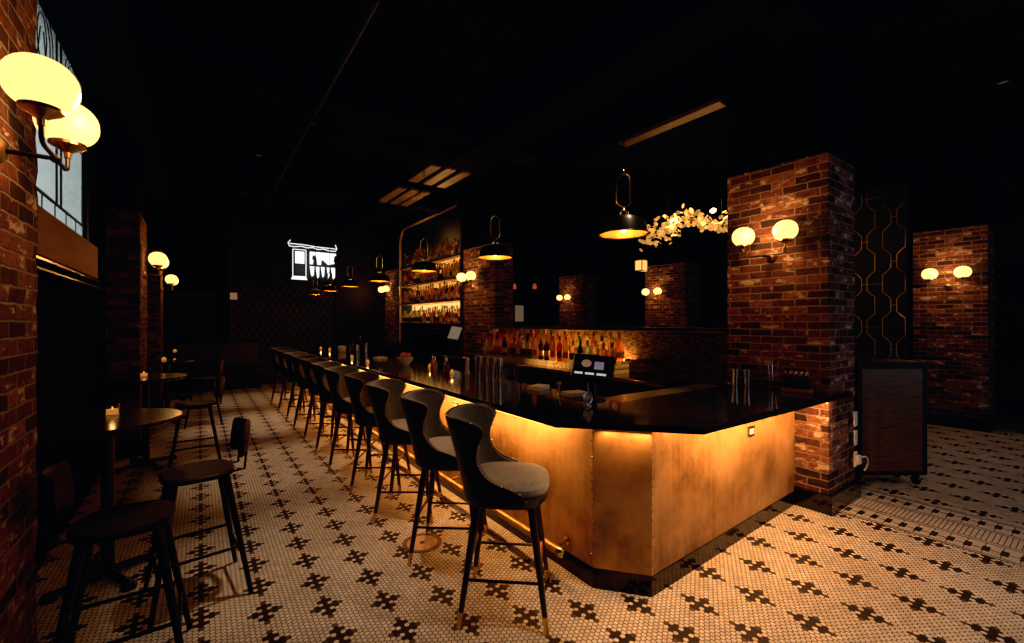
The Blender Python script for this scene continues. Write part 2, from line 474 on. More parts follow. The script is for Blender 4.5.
for k in range(3):
    y0 = -hw + 2*hw*k/3; y1 = y0 + 2*hw/3
    for dy in (.05,.09): 
        g.box(px-.003,px+.003,y0+dy-.006,y0+dy+.006,.16,hh-.16); g.box(px-.003,px+.003,y1-dy-.006,y1-dy+.006,.16,hh-.16)
    yc=(y0+y1)/2; zc = hh*.76
    for rr in (.30,.22):
        g.tube([(px, yc+rr*math.cos(a*PI/16), zc+rr*math.sin(a*PI/16)) for a in range(32)], .0045, 6, closed=True)
    g.tube([(px, yc+.12*math.cos(a*PI/10), zc+.12*math.sin(a*PI/10)*1.5) for a in range(20)], .0045, 6, closed=True)
    for s in (-1,1):
        g.tube([(px, yc+s*(.32-.28*q), hh*.5+.02+q*q*.5) for q in [j/8 for j in range(9)]], .0045, 6)
g.build('lead_came', M_lead, w)
# street outside: a pale facade whose own glow stands for outdoor light
tf = NT('street_facade'); x,y,z = tf.xyz()
bt = tf.t.nodes.new('ShaderNodeTexBrick'); tf.t.links.new(tf.comb(y,z), bt.inputs['Vector'])
bt.inputs['Scale'].default_value=1; bt.inputs['Brick Width'].default_value=.55; bt.inputs['Row Height'].default_value=.5; bt.inputs['Mortar Size'].default_value=.06
bt.inputs['Color1'].default_value=(.36,.39,.385,1); bt.inputs['Color2'].default_value=(.55,.60,.58,1); bt.inputs['Mortar'].default_value=(.70,.74,.70,1)
fc = tf.mix(.5, bt.outputs['Color'], tf.ramp(tf.noise(tf.vec,3,4,.6), [(.35,(.25,.32,.34)),(.65,(.8,.82,.78))]))
tf.set(col=(.3,.3,.3), ecol=fc, estr=1.5, rough=.9)
o = G().box(-1.75,-1.7,2.0,13.5,1.2,7.5).build('street_facade', tf.mat, smooth=False)
tag(o, 'pale street facade glimpsed through the stained glass window', 'building', None, 'structure')
# lit ledge panel under the window and dark banquette wainscot
t = thing('window_ledge', 'honey-coloured wooden ledge panel beneath the stained glass window', 'ledge', (X0,4.6,0))
G().box(.002,.10,-1.6,1.5,2.14,2.46).build('apron_panel', wood_mat('honey_wood',(.22,.085,.015),(.40,.15,.025),.7,(8,1,8)), t, smooth=False, bevel=.004)
G().box(.002,.125,-1.6,1.5,2.035,2.05).box(.002,.125,-1.6,1.5,2.10,2.115).build('brass_rail_moulding', M_brass, t, smooth=False)
struct(G().box(X0,X0+.04,2.99,7.2,0,1.25).build('trim_9', plain('matte_black_wainscot',(.004,.004,.005),.9,spec=.03), smooth=False))

# ------------------------------------------------------------------ sconces
def sconce_parts(t, glb=.102, zr=.094, half=.19):
    # local: wall plate at x=0 on the wall, lamp projects towards +x ; z=0 at plate
    G().lathe([(.0,0),(.055,0),(.055,.012),(.03,.03),(.0,.03)], 20, M=Matrix.Rotation(PI/2,4,'Y')).build('wall_plate', M_bronze, t)
    a = G(); d=.16
    a.tube([(.02,0,0),(d,0,0)], .009, 8)
    a.tube([(d,-half,.07),(d,-half,.03),(d,-half+.012,.008),(d,-half+.04,0),(d,0,0),(d,half-.04,0),(d,half-.012,.008),(d,half,.03),(d,half,.07)], .008, 8)
    a.ball((d,0,0), .018)
    a.build('arm', M_darkmetal, t)
    for s in (-1,1):
        G().lathe([(.011,.06),(.013,.082),(.03,.094),(.052,.106),(.060,.112),(.060,.124),(.056,.124),(.05,.112),(.0,.10)], 18, (d,s*half,0)).build('lamp_cup', M_brass, t)
        G().ball((d,s*half,.118+zr*.94), glb, glb, zr, 28, 16, e=.92).build('globe', M_lit_globe, t)
def sconce(loc, rz, label, energy, proto=[None], sidx=1, lrad=.05):
    if proto[0] is None:
        t = thing('wall_sconce', label, 'wall lamp', loc, rz, 'twin globe sconces'); sconce_parts(t); proto[0] = t
    else: t = dup(proto[0], loc, rz, label, 'twin globe sconces')
    nrm = Vector((math.cos(rz), math.sin(rz), 0))
    add_light('POINT', Vector(loc)+nrm*.33+Vector((0,0,.20)), energy*1.25, (1,.42,.12), size=.08)
    return t
def add_light(kind, loc, energy, col, size=.05, rot=None, sx=None, sy=None, spot=None, blend=.5, to=None):
    l = bpy.data.lights.new('lamp_light', kind); l.energy = energy; l.color = col
    if kind=='AREA':
        l.shape='RECTANGLE' if sy else 'DISK'; l.size = sx or size
        if sy: l.size_y = sy
    else: l.shadow_soft_size = size
    if kind=='SPOT': l.spot_size = spot; l.spot_blend = blend
    o = bpy.data.objects.new('lamp_light', l); COL.objects.link(o); o.location = loc
    if to is not None: o.rotation_euler = (Vector(to)-Vector(loc)).to_track_quat('-Z','Y').to_euler()
    elif rot: o.rotation_euler = rot
    return o
sconce((-.62,2.43,2.34), 0, 'large twin globe sconce on the brick pillar at the left picture edge', 12)
sconce((4.53,1.985,2.335), PI, 'twin globe sconce on the brick column at the right end of the bar', 17)
sconce((4.53,7.70,2.41), PI, 'twin globe sconce beside the arched liquor shelves, on the near brick column', 16)
sconce((4.53,12.55,2.45), PI, 'twin globe sconce past the far side of the arched liquor shelves', 10)
sconce((9.90,1.64,2.28), PI, 'twin globe sconce on the far right brick column beyond the wooden stand', 12)
sconce((9.90,7.25,2.30), PI, 'twin globe sconce on the column under the petal chandelier', 12)
sconce((9.90,10.70,2.30), PI, 'dim twin globe sconce deep behind the bottle ledge', 8)
sconce((-.62,7.72,2.34), 0, 'twin globe sconce on the pillar beyond the stained glass window', 9)
sconce((-.62,11.15,2.34), 0, 'twin globe sconce on the farthest left wall pillar', 9)

# ------------------------------------------------------------------ bar
BT = 1.07
outline = [(1.84,11.4),(1.84,2.10),(2.45,1.445),(4.82,1.425),(4.82,1.498),(4.518,1.498),(4.518,2.30),(2.72,2.30),(2.72,11.4)]
o = G().prism(outline, BT-.045, BT).build('bar_counter', M_granite, smooth=False, bevel=.006)
tag(o, 'long glossy black stone bar counter with clipped corner', 'counter')
b = thing('brass_bar', 'brass-clad bar base with black kick running under the stone counter', 'bar', (0,0,0))
PX, PY, PA, PB = 2.045, 1.69, 1.965, 2.27
zt = BT-.046
ys = [PA, 3.15, 4.35, 5.55, 6.75, 7.95, 9.15, 10.3, 11.3]
for i in range(len(ys)-1):
    G().box(PX, PX+.02, ys[i]+.002, ys[i+1]-.002, .128, zt).build('brass_panel', M_brass_panel, b, smooth=False, bevel=.002)
dx,dy = PB-PX, PY-PA; ln = math.hypot(dx,dy)
Mch = Matrix.Translation((PX,PA,0)) @ Matrix.Rotation(math.atan2(dy,dx),4,'Z')
G().box(0,ln,0,.02,.128,zt, M=Mch).build('brass_panel', M_brass_panel, b, smooth=False, bevel=.002)
SK = math.atan2(.085, 2.245); Msk = Matrix.Translation((PB,PY,0)) @ Matrix.Rotation(SK,4,'Z') @ Matrix.Translation((-PB,-PY,0))
G().box(PB,2.345,PY-.002,PY+.02,.128,zt,M=Msk).build('brass_panel', M_brass_panel, b, smooth=False, bevel=.002)
G().box(2.347,4.514,PY,PY+.02,.128,zt,M=Msk).build('brass_panel', M_brass_panel, b, smooth=False, bevel=.002)
kick = [(PX-.004,11.3),(PX-.004,PA),(PB-.002,PY-.005),(4.487,PY+.078),(4.487,PY+.13),(PB+.03,PY+.05),(PX+.05,PA+.03),(PX+.05,11.3)]
G().prism(kick, 0, .127).build('kick_plate', M_steelkick, b, smooth=False)
G().box(PX+.021, 2.66, PY+.40, 11.3, .0, zt).box(PX+.35,4.4, PY+.12, 2.25, .0, zt).build('bar_carcass', M_black, b, smooth=False)
g = G()
for (x,y,nx,ny) in [(PX,PA+.012,-1,0),(PB+.012,PY,0,-1)]:
    for k in range(17):
        z=.16+k*.052
        g.ball((x+nx*.001,y+ny*.001,z), .0055, nu=8, nv=6)
for y in ys[1:-1]:
    for k in range(9): g.ball((PX-.001,y,.16+k*.105), .005, nu=8, nv=6)
g.build('rivets', M_brass, b)
g = G().box(1.86,1.89,2.25,11.25,BT-.056,BT-.046).box(2.53,4.47,1.47,1.50,BT-.056,BT-.046)
g.build('led_strip', M_ledstrip, b, smooth=False)
def outlet(x,y,z,face,par):
    a=.0045
    if face=='x': g=G().box(x-.008,x,y-.045,y+.045,z-.04,z+.04); f=G().box(x-.011,x-.008,y-.026,y+.026,z-.02,z+.02)
    else: g=G().box(x-.05,x+.05,y-.008,y,z-.042,z+.042); f=G().box(x-.03,x+.03,y-.011,y-.008,z-.02,z+.02)
    p = g.build('outlet_plate', M_brass, par, smooth=False, bevel=.002); f.build('socket', M_plastic_w, p, smooth=False)
outlet(3.61,PY+.049,.82,'y',b)
for y in (3.80,5.78,7.76): outlet(PX,y,.875,'x',b)
# LED light under the overhang
add_light('AREA', (1.875,6.75,BT-.060), 175, (1,.43,.12), sx=.05, sy=9.0, rot=(0,R(-38),0))
add_light('AREA', (3.5,1.485,BT-.060), 52, (1,.43,.12), sx=1.95, sy=.03, rot=(R(38),0,0))
add_light('AREA', (2.150,1.785,BT-.060), 3.0, (1,.43,.12), sx=.3, sy=.02, rot=(R(-6),0,R(-50.7)))
# foot rail
t = thing('foot_rail', 'polished brass foot rail on brackets along the bar base', 'rail', (0,0,0))
G().tube([(1.90,2.12,.21),(1.90,11.1,.21)], .026, 14).build('tube', plain('worn_brass_rail',(.50,.30,.10),.42,metal=.9,var=.2,scale=20), t)
for y in (2.12,11.1):
    G().lathe([(.026,-.01),(.032,-.01),(.034,.0),(.032,.02),(.018,.03),(0,.032)], 16, M=Matrix.Translation((1.90,y,.21))@Matrix.Rotation(PI/2 if y<5 else -PI/2,4,'X')).build('end_cap', M_brass, t)
for y in (2.2,3.7,5.2,6.7,8.2,9.7,11.0):
    G().tube([(1.90,y,.21),(2.04,y,.21)], .013, 10).lathe([(.03,0),(.03,.012)], 14, M=Matrix.Translation((2.042,y,.21))@Matrix.Rotation(-PI/2,4,'Y')).build('bracket', M_brass, t)
# inner service ledge in steel, behind the counter
t = thing('service_ledge', 'stainless bartender ledge and sink run behind the long side of the bar', 'worktop', (0,0,0))
G().box(2.73,3.2,3.05,11.2,.84,.88).build('steel_top', M_chrome, t, smooth=False, bevel=.004)
G().box(2.74,3.18,3.06,11.19,0,.838).build('cabinet_body', M_black, t, smooth=False)
t = thing('drink_rail', 'stainless drink rail behind the short side of the bar by the column', 'worktop', (0,0,0))
G().box(2.80,4.40,2.31,2.66,1.0,1.035).build('steel_top', M_chrome, t, smooth=False, bevel=.004)
G().box(2.82,4.38,2.32,2.64,0,.999).build('cabinet_body', M_black, t, smooth=False)

# ------------------------------------------------------------------ bar stools
def stool_proto():
    t = thing('bar_stool', 'x', 'bar stool', (0,0,0), 0, 'wingback stools along the bar')
    # cushion
    g = G(); prof = []
    def sup(a, rx, ry, e=.62):
        ca,sa = math.cos(a),math.sin(a)
        return rx*math.copysign(abs(ca)**e,ca), ry*math.copysign(abs(sa)**e,sa)
    def loft(gg, levels, n=36, m=0):
        vs=[];fs=[]
        for (z,rx,ry,cx) in levels:
            for k in range(n):
                x,y = sup(2*PI*k/n,rx,ry); vs.append((cx+x,y,z))
        for i in range(len(levels)-1):
            for k in range(n):
                k2=(k+1)%n; fs.append((i*n+k,i*n+k2,(i+1)*n+k2,(i+1)*n+k))
        fs.append(tuple(range(n-1,-1,-1))); L=(len(levels)-1)*n; fs.append(tuple(range(L,L+n)))
        gg.add(vs,fs,m)
    loft(g, [(.722,.215,.215,.02),(.730,.236,.232,.02),(.748,.245,.24,.02),(.77,.240,.235,.02),(.788,.217,.212,.02),(.798,.17,.17,.015),(.803,.09,.09,.01)])
    g.build('seat', M_velvet, t)
    g = G(); loft(g, [(.650,.19,.19,.015),(.656,.215,.212,.015),(.685,.235,.232,.018),(.722,.240,.237,.02),(.730,.228,.228,.02)])
    g.build('seat_base', M_leather, t)
    # back: rows of (z, half angle, radius, backward lean)
    prof = [(.672,112,.244,0),(.70,112,.248,.0),(.735,110,.250,.001),(.765,104,.252,.004),(.79,95,.254,.008),(.812,86,.255,.013),(.838,80,.256,.018),(.87,75,.256,.026),(.91,72,.255,.036),(.95,72,.255,.046),(1.0,76,.258,.058),(1.05,82,.264,.066),(1.09,86,.269,.072),(1.12,86,.272,.077),(1.142,80,.274,.080),(1.156,67,.275,.082),(1.163,46,.275,.083)]
    nc = 25
    def rows(off_in, off_out, shrink=0, zoff=0):
        out=[]
        for (z,al,r,lean) in prof:
            row=[]
            for j in range(nc):
                s = -1+2*j/(nc-1); a = R(al-shrink)*s
                def P(rr):
                    ca,sa = math.cos(a),math.sin(a)
                    e=.78
                    x=-(rr)*math.copysign(abs(ca)**e,ca)*1.0; y=rr*math.copysign(abs(sa)**e,sa)*.98
                    # flattened back panel so the wings read as wings
                    return (x-lean+.02, y, z+zoff)
                row.append((P(r+off_in),P(r+off_out)))
            out.append(row)
        return out
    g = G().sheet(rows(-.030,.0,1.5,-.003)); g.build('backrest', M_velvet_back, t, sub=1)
    g = G().sheet(rows(.0005,.018)); g.build('back_shell', M_leather, t, sub=1)
    # nail heads along the shell edge
    rr = rows(.0,.019)
    for sidx in (0,-1):
        g = G()
        pts=[Vector(r[sidx][1]) for r in rr]
        for a_,b_ in zip(pts[:-1],pts[1:]):
            nn=max(1,int((b_-a_).length/.016))
            for q in range(nn):
                p=a_.lerp(b_,q/nn); g.ball(p, .0055, nu=6, nv=4)
        g.build('nailhead_trim', M_nail, t)
    # legs
    for sx in (-1,1):
        for sy in (-1,1):
            top=Vector((sx*.155+.01,sy*.155,.655)); bot=Vector((sx*.245+.01,sy*.245,.0)); mid=top.lerp(bot,.86)
            lg=G().tube([top,top.lerp(bot,.1),mid],[.023,.024,.0155],12).build('leg', M_legwood, t)
            G().tube([mid,top.lerp(bot,.87),bot],[.0165,.0165,.0125],12).build('brass_tip', M_brass, lg)
    def at(z,sx,sy):
        k=(.64-z)/.64; d_=.155+.09*k; return (sx*d_+.01,sy*d_,z)
    G().tube([at(.30,1,-1),at(.30,1,1)],.010,8).build('foot_rest', M_brass, t)
    for a_,b_,z in (((-1,-1),(1,-1),.255),((-1,1),(1,1),.255),((-1,-1),(-1,1),.33)):
        G().tube([at(z,*a_),at(z,*b_)],.0085,8).build('stretcher', M_darkmetal, t)
    return t
sp = stool_proto()
SY = [2.165,2.93,3.72,4.48,5.24,6.02,6.80,7.56,8.36,9.22,10.2]
for i,y in enumerate(SY):
    lab = 'grey velvet wingback stool nearest the clipped corner of the bar' if i==0 else ('grey velvet wingback stool farthest along the bar' if i==10 else 'grey velvet wingback bar stool, %s along the bar from its clipped corner'%ORD[i])
    rz = R(-37 + (-4,-2,1,3,-1,2,0,-3,2,1,-2)[i])
    if i==0: sp.location=(1.50,y,0); sp.rotation_euler=(0,0,rz); sp['label']=lab
    else: dup(sp,(1.52+(0,.0,.0,.01,-.01,.0,.01,0,.01,.0,.0)[i],y,0),rz,lab,'wingback stools along the bar')
# round floor drain plate
t = thing('floor_drain', 'round metal drain cover set in the mosaic by the second stool', 'drain cover', (1.39,3.13,0))
G().lathe([(.0,.001),(.115,.001),(.115,.003),(0,.003)],36).build('cover_plate', plain('drain_plate',(.30,.22,.14),.4,metal=.5), t)
G().shell([(.115,.0005),(.15,.0005),(.15,.005),(.115,.005)],36).build('rim', plain('drain_rim',(.06,.035,.02),.4,metal=.6), t)
G().lathe([(.0,.003),(.02,.003),(.02,.005),(0,.005)],16).build('lift_hole', M_black, t)

# ------------------------------------------------------------------ pendants
def pendant_parts(t):
    # local z=0 : bottom rim of shade
    G().shell([(.158,0),(.163,.005),(.155,.009),(.138,.070),(.120,.100),(.055,.120),(.03,.125),(.03,.119),(.05,.113),(.114,.094),(.131,.067),(.150,.008)],36).build('shade', [M_shade], t)
    G().shell([(.1495,.008),(.1305,.067),(.1135,.0935),(.05,.1125),(.05,.1105),(.112,.0915),(.129,.066),(.148,.008)],36).build('shade_lining', M_shade_in, t)
    G().ball((0,0,.05),.03,.03,.034,16,10).lathe([(.018,.078),(.018,.117)],12,m=1).build('bulb', [M_amberlit,M_brass], t)
    g=G().lathe([(.03,.124),(.03,.145),(.018,.155),(.012,.18)],16)
    pts=[]
    for k in range(9): pts.append((0,.042*math.cos(PI*k/8),0.345+.042*math.sin(PI*k/8)))
    for k in range(9): pts.append((0,-.042*math.cos(PI*k/8),.222-.042*math.sin(PI*k/8)))
    g.tube(pts,.0075,8,closed=True)
    g.lathe([(.012,.38),(.012,.41),(.006,.42)],12)
    g.build('hanging_loop', M_brass, t)
    G().tube([(0,0,.415),(0,0,2.15)],.005,6).build('rod', M_darkmetal, t)
ppos=[(2.20,1.85),(2.20,3.34),(2.20,4.9),(2.20,6.5),(2.20,8.1),(2.20,9.6),(2.20,11.0)]
pz=[2.255,2.285,2.31,2.31,2.335,2.34,2.34]
plab=['black pendant with glowing gold lining, nearest the clipped bar corner','black pendant lamp over the bar in front of the near brick column','black pendant lamp over the bar in front of the arched liquor shelves','fourth black pendant over the bar from its clipped corner','fifth black pendant over the bar from its clipped corner','sixth black pendant over the bar, below the white neon picture','farthest black pendant over the bar, below the white neon picture']
pp=None
for i,((x,y),z) in enumerate(zip(ppos,pz)):
    if pp is None:
        pp=thing('pendant_lamp',plab[0],'pendant lamp',(x,y,z),R(38),'pendants over the bar'); pendant_parts(pp)
    else: dup(pp,(x,y,z),R(72),plab[i],'pendants over the bar')
    add_light('POINT',(x,y,z-.002),6.0,(1,.42,.11),size=.02)

# ------------------------------------------------------------------ arched back bar with bottles
AY0, AY1, AX0, AX1 = 8.17, 11.72, 4.53, 4.90
SZ = [1.67, 2.19, 2.68, 3.17]
t = thing('arched_back_bar', 'tall arched shelving unit with four glowing liquor shelves', 'shelving unit', (0,0,0))
G().box(AX1,AX1+.03,AY0,AY1,1.0,4.22).build('back_board', M_black, t, smooth=False)
for i in range(4):
    z0=SZ[i]+.012; z1=(SZ[i+1]-.03) if i<3 else SZ[i]+.10
    G().box(AX1-.012,AX1-.002,AY0+.05,AY1-.03,z0,z1).build('backlit_panel', M_back2 if i==0 else M_back, t, smooth=False)
for z in SZ:
    G().box(AX0,AX1-.013,AY0+.04,AY1-.02,z-.022,z).build('shelf', plain('shelf_board',(.55,.36,.17),.5,var=.1), t, smooth=False)
    G().box(AX0-.012,AX0-.001,AY0+.04,AY1-.02,z-.026,z+.003).build('shelf_edge', M_black, t, smooth=False)
G().box(AX0-.02,AX1+.03,AY0-.03,AY0+.039,1.0,4.22).build('side_post', M_black, t, smooth=False)
G().box(AX0+.02,AX1+.03,AY1-.019,AY1+.02,1.0,3.9).build('side_post', M_black, t, smooth=False)
pts=[(AX0-.02,AY1,1.05),(AX0-.02,AY1,3.75)]
for k in range(1,9): pts.append((AX0-.02,AY1-.42+.42*math.cos(PI/2*k/8),3.80+.45*math.sin(PI/2*k/8)))
pts+= [(AX0-.02,AY0+.2,4.25)]
g=G()
fl=[]
for (x,y,z) in pts: fl.append((x,y,z))
n=len(fl)
inner=[]
for k,p in enumerate(fl):
    a=Vector(fl[max(k-1,0)]); b_=Vector(fl[min(k+1,n-1)]); tdir=(b_-a).normalized(); nrm=Vector((0,tdir.z,-tdir.y)) 
    inner.append(tuple(Vector(p)-nrm*.05))
vs=[]; fs=[]
for p,q in zip(fl,inner):
    vs+= [p,q,(p[0]+.05,p[1],p[2]),(q[0]+.05,q[1],q[2])]
for k in range(n-1):
    a=k*4;b_=a+4
    fs+= [(a,b_,b_+1,a+1),(a+2,a+3,b_+3,b_+2),(a+1,b_+1,b_+3,a+3),(a,a+2,b_+2,b_)]
g.add(vs,fs); g.build('arched_frame', plain('lit_bronze_frame',(.62,.40,.18),.45,metal=.2), t)
for i in range(4):
    add_light('AREA',(AX0+.04,(AY0+AY1)/2,SZ[i]+ (.47 if i<3 else .6)),26 if i==0 else 20,(1,.58,.20),sx=.05,sy=3.3,rot=(0,R(25),0)) if False else None
for i,z in enumerate(SZ[:3]):
    add_light('AREA',(AX1-.06,(AY0+AY1)/2,z+.02),20,(1,.58,.20),sx=.04,sy=3.3,rot=(0,R(180-20),0))
add_light('AREA',(AX0+.30,(AY0+AY1)/2,SZ[3]+.02),10,(1,.58,.20),sx=.04,sy=3.3,rot=(0,R(180-10),0))

def spirit(name, col, tcol, f=.45):
    t = NT(name); t.set(col=col, rough=.04, trans=1.0, ior=1.4)
    tl = t.t.nodes.new('ShaderNodeBsdfTranslucent'); tl.inputs[0].default_value=(*tcol,1)
    mx = t.t.nodes.new('ShaderNodeMixShader'); mx.inputs[0].default_value=f
    t.t.links.new(t.b.outputs[0], mx.inputs[1]); t.t.links.new(tl.outputs[0], mx.inputs[2]); t.t.links.new(mx.outputs[0], t.out.inputs[0])
    return t.mat
# bottle prototypes -------------------------------------------------
GL = {'clear':spirit('clear_bottle_glass',(.93,.93,.88),(.8,.75,.6),.25), 'amber':spirit('amber_spirit',(.90,.42,.08),(.85,.40,.08)), 'brown':spirit('brown_glass',(.22,.07,.015),(.25,.08,.02),.3), 'red':spirit('red_spirit',(.75,.06,.025),(.6,.06,.03)), 'green':spirit('green_glass',(.22,.42,.10),(.25,.40,.10),.3), 'gold':spirit('pale_gold_spirit',(.95,.72,.28),(.95,.70,.25)), 'black':plain('black_bottle_glass',(.01,.009,.009),.1)}
LB = [plain('cream_label',(.55,.47,.34),.7), plain('black_label',(.02,.018,.016),.6), plain('red_label',(.35,.03,.02),.6), plain('gold_label',(.50,.32,.10),.4,metal=.4), plain('green_label',(.05,.12,.06),.6)]
CP = [plain('black_cap',(.015,.014,.013),.4), plain('gold_cap',(.6,.4,.13),.3,metal=1), plain('cork_cap',(.30,.17,.08),.8), plain('red_cap',(.4,.03,.02),.4)]
def bprof(kind):
    if kind=='tall':   return [(0,0),(.034,0),(.037,.006),(.037,.19),(.033,.215),(.016,.245),(.0135,.255),(.0135,.305)], .037,.305
    if kind=='round':  return [(0,0),(.042,0),(.047,.01),(.049,.07),(.045,.13),(.028,.17),(.015,.19),(.0135,.21),(.0135,.25)], .049,.25
    if kind=='square': return [(0,0),(.040,0),(.043,.006),(.043,.15),(.036,.17),(.018,.18),(.016,.19),(.016,.225)], .043,.225
    if kind=='flask':  return [(0,0),(.044,0),(.048,.02),(.048,.10),(.04,.16),(.02,.20),(.0145,.215),(.0145,.265)], .048,.265
    if kind=='wine':   return [(0,0),(.036,0),(.038,.006),(.038,.17),(.030,.205),(.0155,.235),(.0145,.25),(.0145,.32)], .038,.32
    return [(0,0),(.03,0),(.033,.005),(.033,.12),(.026,.14),(.013,.155),(.012,.18)], .033,.18
KINDS = ['tall','round','square','flask','wine']
def bottle_geo(kind, gm, lm, cm, split, scale=1.0):
    prof, r, h = bprof(kind); seg = 4 if False else 16
    body=G().lathe(prof, seg)
    lab=G(); zl0,zl1 = (.05,.13) if kind in ('tall','wine') else (.04,.105)
    lr = r+.0008
    if kind in('round','flask'): lr=r+.001; zl0,zl1=.035,.09
    lab.lathe([(lr-.002,zl0),(lr,zl0+.001),(lr,zl1-.001),(lr-.002,zl1)], seg)
    cap=G().lathe([(0,h-.03),(.0165,h-.03),(.0165,h+.012),(.012,h+.016),(0,h+.016)], 12)
    return body,lab,cap,h
protos=[]
rb=random.Random(3)
combo=[('tall','amber',0,0),('square','amber',0,2),('wine','green',0,3),('round','brown',3,1),('tall','clear',4,1),('flask','amber',3,2),('tall','red',1,0),('square','gold',1,0),('wine','black',3,1),('round','gold',0,2),('tall','brown',2,0),('flask','red',0,1),('square','clear',1,1),('tall','gold',2,3)]
CN={'clear':'clear glass','amber':'amber spirit','brown':'brown glass','red':'red spirit','green':'green glass','gold':'pale gold spirit','black':'black glass'}
KN={'tall':'slim tall','square':'stubby','wine':'high-shouldered','round':'round','flask':'broad'}
for (k,c,l,cp) in combo:
    body,lab,cap,h = bottle_geo(k,c,l,cp,False)
    me=[]
    gg=G(); gg.v=body.v[:]; gg.f=body.f[:]; gg.m=[0]*len(body.f)
    gg.add(lab.v,lab.f,1); gg.add(cap.v,cap.f,2)
    protos.append((gg,k,c,[GL[c],LB[l],CP[cp]],h,(body,lab,cap)))
SHN=['lowest','second-lowest','third-lowest','top']
cache={}
def small_bottle(pi, loc, scale, label, group, rz):
    gg,k,c,mats,h,_=protos[pi]
    if pi not in cache:
        o=gg.build('bottle',mats); cache[pi]=o
    else:
        o=cache[pi].copy(); COL.objects.link(o)
    o.location=loc; o.scale=(scale,scale,scale); o.rotation_euler=(0,0,rz)
    tag(o,label,'bottle',group); return o
weights={0:[4,12,4,12,7,9,13,2,8,6,11,0,5,1],1:[0,1,5,0,3,10,11,13,7,9,7,8,4],2:[1,0,7,9,3,5,10,0,2,13,12,7],3:[8,10,0,2,3,1,4,5,13,12]}
for s in range(4):
    n=26
    for i,row in [(a_,b_) for b_ in (0,1) for a_ in range(26)]:
        # i counts from the viewer's left (far end) to the right
        y = AY1-.20 - (AY1-AY0-.32)*(i+.5*row)/(n-.5)
        if s==3 and (i in (11,12,22) or (row and i%3==0)): continue
        pi=weights[s][rb.randrange(len(weights[s]))]
        if s==0 and i<9: pi=rb.choice([4,12,12,7])
        gg,k,c,_m,h,_=protos[pi]
        sc=min(rb.uniform(.36,.43)/h,.060/bprof(k)[1])
        small_bottle(pi,(4.605+.15*row+rb.uniform(-.008,.008),y+rb.uniform(-.003,.003),SZ[s]+.0005),sc,
          '%s %s bottle, %s arched shelf, %s row, %s from far end'%(KN[k],CN[c],SHN[s],'rear' if row else 'front',ORD[i]),'bottles on the %s arched shelf'%SHN[s],rb.uniform(0,6))

# ------------------------------------------------------------------ back counter, partition and bottle ledge between the columns
t = thing('back_counter', 'low black counter along the columns behind the bartenders', 'counter', (0,0,0))
G().box(3.98,4.485,2.80,11.8,1.0,1.045).build('worktop', M_blackgloss, t, smooth=False, bevel=.004)
G().box(4.02,4.485,2.82,11.79,0,.998).build('cabinet_body', M_black, t, smooth=False)
G().box(3.972,3.979,2.80,11.8,1.004,1.04).build('brass_edging', M_brass, t, smooth=False)
tm = NT('dark_glass_mosaic'); x,y,z=tm.xyz()
vo=tm.t.nodes.new('ShaderNodeTexBrick'); tm.t.links.new(tm.comb(y,z),vo.inputs['Vector'])
vo.inputs['Scale'].default_value=1; vo.inputs['Brick Width'].default_value=.05; vo.inputs['Row Height'].default_value=.025; vo.inputs['Mortar Size'].default_value=.002
vo.inputs['Color1'].default_value=(.035,.022,.013,1); vo.inputs['Color2'].default_value=(.16,.10,.055,1); vo.inputs['Mortar'].default_value=(.01,.008,.006,1)
tm.set(col=vo.outputs['Color'], rough=.2, metal=.3)
t = thing('half_height_partition', 'dark mosaic half wall with black cap behind the lit bottles', 'partition', (0,0,0), 0, None, 'structure')
G().box(4.56,4.66,2.41,6.87,0,1.58).build('mosaic_wall', tm.mat, t, smooth=False)
G().box(4.46,4.76,2.41,6.87,1.581,1.635).build('cap_shelf', M_black, t, smooth=False, bevel=.004)
G().box(4.455,4.459,2.41,6.87,1.583,1.592).build('cap_edge', M_bronze, t, smooth=False)
# lit riser under bottles
tr = NT('lit_crackle_riser'); x,y,z=tr.xyz()
vor=tr.t.nodes.new('ShaderNodeTexVoronoi'); vor.feature='DISTANCE_TO_EDGE'; tr.t.links.new(tr.comb(y,z),vor.inputs['Vector']); vor.inputs['Scale'].default_value=32
yc=tr.m('ABSOLUTE',tr.m('ADD',y,-4.9))
yc2=tr.m('ABSOLUTE',tr.m('ADD',y,-4.0))
fall=tr.m('MAXIMUM',.02,tr.m('MAXIMUM',tr.m('SUBTRACT',1.0,tr.m('MULTIPLY',yc,1.5)),tr.m('SUBTRACT',.7,tr.m('MULTIPLY',yc2,1.6))))
em=tr.m('MULTIPLY',tr.ramp(vor.outputs['Distance'],[(.0,(.12,.12,.12)),(.15,(1,1,1))]),fall)
tr.set(col=(.10,.065,.035), ecol=(1,.38,.06), estr=tr.m('MULTIPLY',em,1.5), rough=.3)
t = thing('bottle_riser', 'glowing crackled-glass step carrying two rows of bottles', 'display step', (0,0,0))
G().box(4.20,4.34,3.68,6.84,1.0455,1.12).build('lower_step', tr.mat, t, smooth=False)
G().box(4.341,4.48,3.68,6.84,1.0455,1.19).build('upper_step', tr.mat, t, smooth=False)
add_light('AREA',(4.49,4.95,1.205),52,(1,.42,.09),sx=.03,sy=.9,rot=(0,R(180-8),0))
add_light('AREA',(4.49,4.0,1.205),24,(1,.42,.09),sx=.03,sy=.6,rot=(0,R(180-8),0))
add_light('AREA',(4.49,5.3,1.205),14,(1,.42,.09),sx=.03,sy=2.8,rot=(0,R(180-8),0))
add_light('AREA',(4.22,4.75,1.30),.6,(1,.56,.16),sx=.03,sy=2.6,rot=(0,R(90),0)) if False else None
